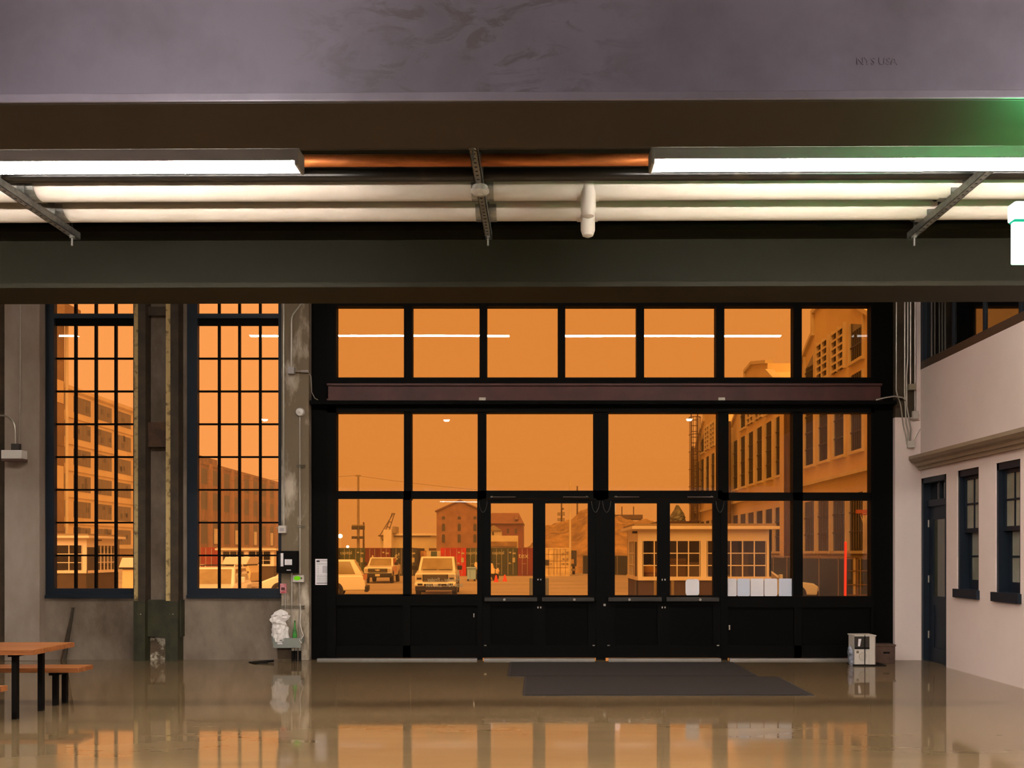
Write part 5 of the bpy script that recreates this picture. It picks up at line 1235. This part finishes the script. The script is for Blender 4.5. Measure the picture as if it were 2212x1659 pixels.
# ---------------------------------------------------------------- vehicles
def wheel(t, x, y, r, wd=0.24):
    o = MB().cyl((x-wd/2, y, r), (x+wd/2, y, r), r, 20).build('wheel', tyre_m, t, bevel=0.03)
    s = 1 if x > 0 else -1
    MB().lathe([(r*0.62, 0.0), (r*0.6, 0.012*s), (r*0.2, 0.03*s), (0.0, 0.03*s)], (x+s*wd/2, y, r), 16, 'x').build('rim', rim_m, o, smooth=True)
def vehicle(name, label, cat, loc, yaw, lower, half, cab, roof, wheels, wr, body_m=car_w, tumble=0.16, bumper=None, grille=None, lamps=True, side_wins=2, rack=False, bed=None, nose=None, rearglass=True, emblem=False, plate=None, mirrors=True, slats=5):
    t = thing(name, label, cat, (loc[0], loc[1], GZ)); ORG[t.name] = (0, 0, 0)
    MB().prism(lower, 'x', -half, half).build('body', body_m, t, bevel=0.07, smooth=True, seg=3)
    (cf, cfz, tf_, tr, cr, crz) = cab           # base front y,z  top front y, top rear y, base rear y,z
    h, ht = half-0.05, half-tumble
    C = [(-h, cf, cfz), (h, cf, cfz), (h, cr, crz), (-h, cr, crz), (-ht, tf_, roof), (ht, tf_, roof), (ht, tr, roof), (-ht, tr, roof)]
    MB().hexa(C).build('cabin', body_m, t, bevel=0.06, smooth=True, seg=3)
    V = [Vector(c) for c in C]
    def facequad(a, b3, c, d, u0, u1, v0, v1, off):
        # a,b bottom edge, c,d top edge (c above b); inset rectangle pushed outwards
        def P(u, v): return (a.lerp(b3, u)).lerp(d.lerp(c, u), v)
        q = [P(u0, v0), P(u1, v0), P(u1, v1), P(u0, v1)]
        nrm = (q[1]-q[0]).cross(q[3]-q[0]).normalized()*off
        return q, nrm
    def glassquad(nm, a, b3, c, d, u0, u1, v0, v1, parent=t, m=car_gl):
        q, nrm = facequad(a, b3, c, d, u0, u1, v0, v1, 0.012)
        return MB().hexa([q[0]-nrm*2, q[1]-nrm*2, q[2]-nrm*2, q[3]-nrm*2, q[0]+nrm, q[1]+nrm, q[2]+nrm, q[3]+nrm]).build(nm, m, parent)
    glassquad('windshield', V[0], V[1], V[5], V[4], 0.07, 0.93, 0.06, 0.88)
    if rearglass: glassquad('rear_window', V[2], V[3], V[7], V[6], 0.1, 0.9, 0.3, 0.9)
    for (a, b3, c, d) in ((V[1], V[2], V[6], V[5]), (V[3], V[0], V[4], V[7])):
        for k in range(side_wins):
            u0, u1 = 0.05+0.9*k/side_wins, 0.05+0.9*(k+1)/side_wins-0.03
            glassquad('side_window', a, b3, c, d, u0, u1, 0.12, 0.88)
    for (x, y) in wheels:
        MB().cyl((x*(half-0.20), y, wr+0.03), (x*(half+0.004), y, wr+0.03), wr*1.2, 20).build('wheel_arch', trim_k, t)
        wheel(t, x*(half-0.10), y, wr)
    fy = min(p[0] for p in lower)
    if bumper:
        (z0, z1, m) = bumper
        MB().box(-half-0.02, half+0.02, fy-0.10, fy+0.12, z0, z1).build('front_bumper', m, t, bevel=0.05)
    if grille:
        (gx, z0, z1) = grille
        g = bp('grille', trim_k, t, -gx, gx, fy-0.03, fy+0.03, z0, z1, bevel=0.01)
        for k in range(slats):
            z = z0+(z1-z0)*(k+0.5)/slats
            bp('slat', rim_m, g, -gx+0.05, gx-0.05, fy-0.045, fy-0.025, z-0.018, z+0.018)
        if emblem:
            z = (z0+z1)/2+0.02
            MB().prism([(-0.16, z-0.03), (-0.06, z-0.03), (-0.06, z-0.06), (0.06, z-0.06), (0.06, z-0.03), (0.16, z-0.03), (0.13, z+0.03), (0.06, z+0.03), (0.06, z+0.06), (-0.06, z+0.06), (-0.06, z+0.03), (-0.19, z+0.03)], 'y', fy-0.06, fy-0.04).build('bowtie_emblem', plate_m, g)
        if lamps:
            for s in (-1, 1): bp('headlamp', lampg, t, s*gx, s*(half-0.06), fy-0.02, fy+0.06, z0+(z1-z0)*0.25, z1, bevel=0.02)
    if plate: bp('number_plate', plate_m, t, -0.16, 0.16, fy-0.12, fy-0.10, plate, plate+0.16)
    if mirrors:
        for s in (-1, 1): MB().box(s*(half+0.02), s*(half+0.26), cf+0.22, cf+0.36, cfz+0.06, cfz+0.28).build('mirror', trim_k if bed else body_m, t, bevel=0.03)
    if bed:
        (ya, yb, z) = bed
        MB().box(-half+0.12, half-0.12, ya, yb, z-0.02, z+0.012).build('bed_well', trim_k, t)
    if rack:
        for s in (-1, 1): MB().tube([(s*(ht-0.06), tf_+0.2, roof-0.01), (s*(ht-0.06), tf_+0.3, roof+0.07), (s*(ht-0.06), tr-0.3, roof+0.07), (s*(ht-0.06), tr-0.2, roof-0.01)], 0.02, 6).build('roof_rail', body_m, t)
        for y in (tf_+0.6, tr-0.6): bp('rack_bar', trim_k, t, -ht+0.05, ht-0.05, y-0.03, y+0.03, roof+0.05, roof+0.08)
    t.rotation_euler.z = yaw
    return t
PK = [(-2.75, 0.5), (-2.8, 0.98), (-2.62, 1.12), (-1.4, 1.24), (2.8, 1.26), (2.82, 0.55)]
CABP = (-1.45, 1.2, -0.72, 0.72, 0.95, 1.22)
d = 45.4
t = vehicle('pickup_truck', 'white pickup with wide slatted grille in front of bright red container', 'pickup', (X(934, d), d+2.8), math.radians(3), PK, 1.0, CABP, 1.93,
        [(-1, -1.8), (1, -1.8), (-1, 1.75), (1, 1.75)], 0.4, bumper=(0.48, 0.66, car_w), grille=(0.62, 0.72, 1.06), bed=(1.05, 2.7, 1.26), slats=4)
for s in (-1, 1):
    bp('fog_lamp', trim_k, t, s*0.62, s*0.86, -2.92, -2.88, 0.52, 0.62); bp('air_dam', trim_k, t, s*0.12, s*0.55, -2.92, -2.88, 0.50, 0.60)
    bp('lamp_bracket', trim_k, t, s*0.68, s*0.9, -2.84, -2.79, 0.82, 0.9)
bp('lower_valance', trim_k, t, -0.98, 0.98, -2.86, -2.7, 0.28, 0.46)
bp('wiper', trim_k, t, -0.7, 0.0, -1.50, -1.47, 1.26, 1.29); bp('wiper', trim_k, t, 0.1, 0.75, -1.50, -1.47, 1.26, 1.29)
d = 64.5
t = vehicle('pickup_truck', 'white pickup with black bumper in front of the dark red container', 'pickup', (X(815, d), d+2.4), math.radians(2), PK, 0.96, CABP, 1.80,
        [(-1, -1.8), (1, -1.8), (-1, 1.75), (1, 1.75)], 0.4, bumper=(0.42, 0.72, trim_k), grille=(0.66, 0.78, 1.04), bed=(1.05, 2.7, 1.26), emblem=True, plate=0.5, slats=2)
MB().lathe([(0.06, 0.0), (0.07, 0.08), (0.04, 0.14), (0.0, 0.15)], (-0.70, -0.3, 1.80), 10).build('roof_beacon', lampg, t, smooth=True)
# minivan parked across, tail towards the storefront axis
MVP = [(-2.35, 0.32), (-2.42, 0.75), (-1.75, 1.02), (2.2, 1.06), (2.38, 0.98), (2.42, 0.36)]
d = 44.0
t = vehicle('minivan', 'white minivan parked broadside with dark rear bumper', 'van', (X(680, d), d), math.radians(-90+8), MVP, 0.95,
        (-1.75, 1.0, -0.62, 1.85, 2.3, 1.03), 1.80, [(-1, -1.5), (1, -1.5), (-1, 1.0), (1, 1.0)], 0.33, side_wins=3, mirrors=True)
bp('rear_bumper', trim_k, t, -0.95, 0.95, 2.36, 2.54, 0.28, 0.56, bevel=0.05)
for s in (-1, 1): bp('tail_lamp', mat('tail_red', (176, 120, 90), 0.3), t, s*0.80, s*0.95, 2.3, 2.42, 0.85, 1.1)
# roof-racked car behind the second grid window
SUVP = [(-2.2, 0.35), (-2.26, 0.82), (-1.15, 1.02), (2.0, 1.08), (2.2, 0.98), (2.22, 0.4)]
d = 31.5
t = vehicle('estate_car', 'white estate car with roof rails below the derelict building', 'car', (-11.5, d+1.8), math.radians(8), SUVP, 0.90,
        (-1.15, 0.99, -0.45, 1.75, 2.15, 1.05), 1.60, [(-1, -1.4), (1, -1.4), (-1, 1.35), (1, 1.35)], 0.33, side_wins=2, rack=True, grille=(0.5, 0.55, 0.75))
# saloon nose showing past the cabin
SDN = [(-2.25, 0.32), (-2.32, 0.68), (-2.1, 0.82), (-0.95, 0.96), (1.5, 0.98), (2.2, 0.96), (2.28, 0.4)]
t = vehicle('saloon_car', 'white saloon car nosing out behind the white cabin', 'car', (9.68, 40.1), math.radians(90), SDN, 0.88,
        (-0.95, 0.93, -0.25, 0.95, 1.6, 0.96), 1.42, [(-1, -1.42), (1, -1.42), (-1, 1.38), (1, 1.38)], 0.32, side_wins=2, grille=(0.45, 0.45, 0.62))
# camper trailers with sloping roofs
def camper(label, x0, x1, y0_, ztop):
    t = thing('camper_trailer', label, 'trailer', ((x0+x1)/2, y0_+1.0, GZ), 'camper trailers'); w3 = x1-x0
    zt = ztop - GZ
    ORG[t.name] = (x0, y0_, GZ)
    def L(pts, a, b3, m, nm, bev=0.03): return MB().prism([(x0+p[0]*w3, GZ+p[1]*zt) for p in pts], 'y', y0_+a, y0_+b3).build(nm, m, t, bevel=bev)
    t.location = (x0, y0_, GZ)
    L([(0.08, 0.22), (0.95, 0.22), (1.0, 0.5), (0.9, 0.72), (0.1, 0.72)], 0.1, 2.2, tan_wall, 'lower_body')
    L([(0.0, 0.76), (0.86, 0.76), (1.0, 1.0), (0.12, 1.0)], 0.0, 2.3, car_w, 'upper_body')
    L([(0.02, 0.72), (0.86, 0.72), (0.86, 0.76), (0.02, 0.76)], 0.03, 2.25, trim_k, 'seam', 0)
    L([(0.6, 0.50), (0.92, 0.50), (0.92, 0.54), (0.6, 0.54)], 0.06, 0.12, trim_k, 'marker', 0)
    for k in (0.25, 0.75):
        MB().cyl((x0+k*w3, y0_+0.12, GZ+0.3), (x0+k*w3, y0_+0.4, GZ+0.3), 0.3, 16).build('wheel', tyre_m, t)
camper('pale camper trailer in front of the sliding-window cabin', X(479, 55), X(541, 55), 55, Zh(1203, 55))
camper('pale camper trailer at the end of the brown-skirted cabin', X(256, 43), X(318, 43), 43, Zh(1205, 43))
# utility cart, blue-grey bin, cones
d = 71.0
t = thing('utility_cart', 'small pale utility cart with peaked hopper by orange cones', 'cart', (X(1052, d), d+0.8, GZ))
cw_ = mat('cart_white', (236, 206, 164), 0.5)
MB().prism([(X(1030, d), 0.05), (X(1076, d), 0.05), (X(1078, d), Zh(1232, d)), (X(1066, d), Zh(1229, d)), (X(1063, d), Zh(1218, d)), (X(1058, d), Zh(1217, d)), (X(1046, d), Zh(1226, d)), (X(1034, d), Zh(1222, d)), (X(1026, d), Zh(1214, d)), (X(1024, d), Zh(1221, d)), (X(1032, d), Zh(1233, d))], 'y', d, d+1.5).build('hopper', cw_, t, bevel=0.04)
bp('chassis', trim_k, t, X(1028, d), X(1075, d), d-0.05, d+1.5, -0.18, 0.08)
for px in (1035, 1070): MB().cyl((X(px, d), d-0.12, GZ+0.28), (X(px, d), d+0.1, GZ+0.28), 0.28, 14).build('wheel', tyre_m, t)
bp('side_handle', cw_, t, X(1074, d), X(1077, d), d-0.1, d, Zh(1235, d), Zh(1227, d)); bp('gap', trim_k, t, X(1069, d), X(1070.5, d), d-0.01, d+0.01, 0.1, 0.55)
t = thing('wheeled_bin', 'blue grey wheeled bin beside the pale utility cart', 'bin', (X(1019, 69.5), 69.9, GZ))
bm_ = mat('bin_bluegrey', (150, 190, 230), 0.5)
MB().box(X(1009, 69.5), X(1027.5, 69.5), 69.5, 70.1, GZ+0.14, Zh(1228, 69.5)).build('tub', bm_, t, bevel=0.03)
MB().box(X(1008, 69.5), X(1028.5, 69.5), 69.42, 70.15, Zh(1228, 69.5), Zh(1225, 69.5)).build('lid', bm_, t, bevel=0.02)
bp('seam', mat('bin_seam', (110, 140, 170), 0.5), t, X(1015, 69.5), X(1015.8, 69.5), 69.48, 69.51, GZ+0.2, Zh(1229, 69.5))
for px in (1011, 1025): MB().cyl((X(px, 69.5), 69.5, GZ+0.08), (X(px, 69.5), 69.65, GZ+0.08), 0.08, 10).build('caster', tyre_m, t)
for k, (px, d) in enumerate(((1071.5, 67.5), (1090.5, 69.0))):
    t = thing('traffic_cone', ('orange cone standing against the utility cart', 'orange cone standing free before the green container')[k], 'cone', (X(px, d), d, GZ), 'orange traffic cones')
    om = mat('cone_orange', (255, 60, 24), 0.5)
    MB().lathe([(0.16, 0.03), (0.15, 0.06), (0.05, 0.48), (0.035, 0.5)], (X(px, d), d, GZ), 14).build('cone_body', om, t, smooth=True)
    bp('foot', om, t, X(px, d)-0.18, X(px, d)+0.18, d-0.18, d+0.18, GZ, GZ+0.03)
# bollards just outside the doors
for k, (a, b3) in enumerate(((1143.5, 1151), (1178, 1185.5))):
    d = 27.0
    t = thing('bollard', ('grey steel bollard before the dark red container', 'grey steel bollard before the cream container')[k], 'bollard', (X((a+b3)/2, d), d, GZ), 'steel bollards outside the doors')
    r = (b3-a)/2*d/F
    MB().lathe([(r, 0.03), (r, Zh(1249, d)-GZ-0.02), (r*0.8, Zh(1249, d)-GZ), (0.0, Zh(1249, d)-GZ+0.01)], (X((a+b3)/2, d), d, GZ), 16).build('post', mat('bollard_grey', (112, 118, 126), 0.5, var=0.1, scale=3), t, smooth=True)
    MB().lathe([(r*1.8, 0.0), (r*1.8, 0.03), (r, 0.035)], (X((a+b3)/2, d), d, GZ), 16).build('base_plate', pole_m, t)
# orange pole, rack and basketball hoop by the factory wall
d = 24.0
t = thing('marker_pole', 'bright orange marker pole beside a steel rack', 'pole', (X(1826, d), d, GZ))
om = mat('marker_orange', (255, 70, 20), 0.5)
MB().cyl((X(1825, d), d, GZ), (X(1826.5, d), d, Zh(1172, d)), 0.034, 10).build('tube', om, t, smooth=True)
MB().lathe([(0.036, 0.0), (0.03, 0.02), (0.0, 0.03)], (X(1826.5, d), d, Zh(1172, d)), 10).build('cap', om, t); MB().lathe([(0.2, 0.0), (0.2, 0.04), (0.05, 0.06)], (X(1825, d), d, GZ), 14).build('base', tyre_m, t)
t = thing('steel_rack', 'brown steel rack standing behind the orange marker pole', 'rack', (X(1856, 25), 25.3, GZ))
for px in (1846, 1852, 1879): bp('upright', pole_m if px == 1846 else pole_d, t, X(px, 25)-0.03, X(px, 25)+0.03, 25, 25.06, GZ, Zh(1203, 25))
for py in (1203, 1232, 1262, 1284): bp('shelf_beam', pole_d, t, X(1830, 25), X(1880, 25), 24.98, 25.04, Zh(py+2, 25), Zh(py, 25))
t = thing('basketball_hoop', 'rusty basketball hoop with torn net above the steel rack', 'hoop', (X(1862, 26), 26, Zh(1110, 26)))
bp('arm', mat('hoop_rust', (150, 70, 36), 0.7), t, X(1850, 26), X(1886, 26), 26, 26.08, Zh(1109, 26), Zh(1101, 26)); hx = X(1868, 26); bp('post', pole_d, t, X(1886, 26), X(1888, 26)+0.06, 26, 26.12, GZ, Zh(1085, 26))
MB().tube([(hx+0.17*math.cos(a), 25.85+0.17*math.sin(a), Zh(1112, 26)) for a in [2*math.pi*i/16 for i in range(17)]], 0.012, 6).build('rim', mat('hoop_rust', (150, 70, 36), 0.7), t)
nm_ = MB()
for i in range(10):
    a = 2*math.pi*i/10
    for s in (-1, 1): nm_.cyl((hx+0.17*math.cos(a), 25.85+0.17*math.sin(a), Zh(1112, 26)), (hx+0.10*math.cos(a+s*0.35), 25.85+0.10*math.sin(a+s*0.35), Zh(1130, 26)), 0.006, 4)
nm_.build('net', cream, t)

# ---------------------------------------------------------------- smoke haze over the yard
hz = bpy.data.materials.new('smoke_haze'); hz.use_nodes = True
nt = hz.node_tree; nt.nodes.clear()
ho = nt.nodes.new('ShaderNodeOutputMaterial'); hv = nt.nodes.new('ShaderNodeVolumeScatter')
hv.inputs['Density'].default_value = 0.0009; hv.inputs['Color'].default_value = (1, 1, 1, 1)
nt.links.new(hv.outputs[0], ho.inputs['Volume'])
o = tag(MB().box(-150, 120, WY+3.0, 260, GZ+0.02, 70).build('smoke_haze', hz, org=(0, 100, GZ)), 'thin orange smoke haze hanging over the whole yard', 'haze', kind='stuff')
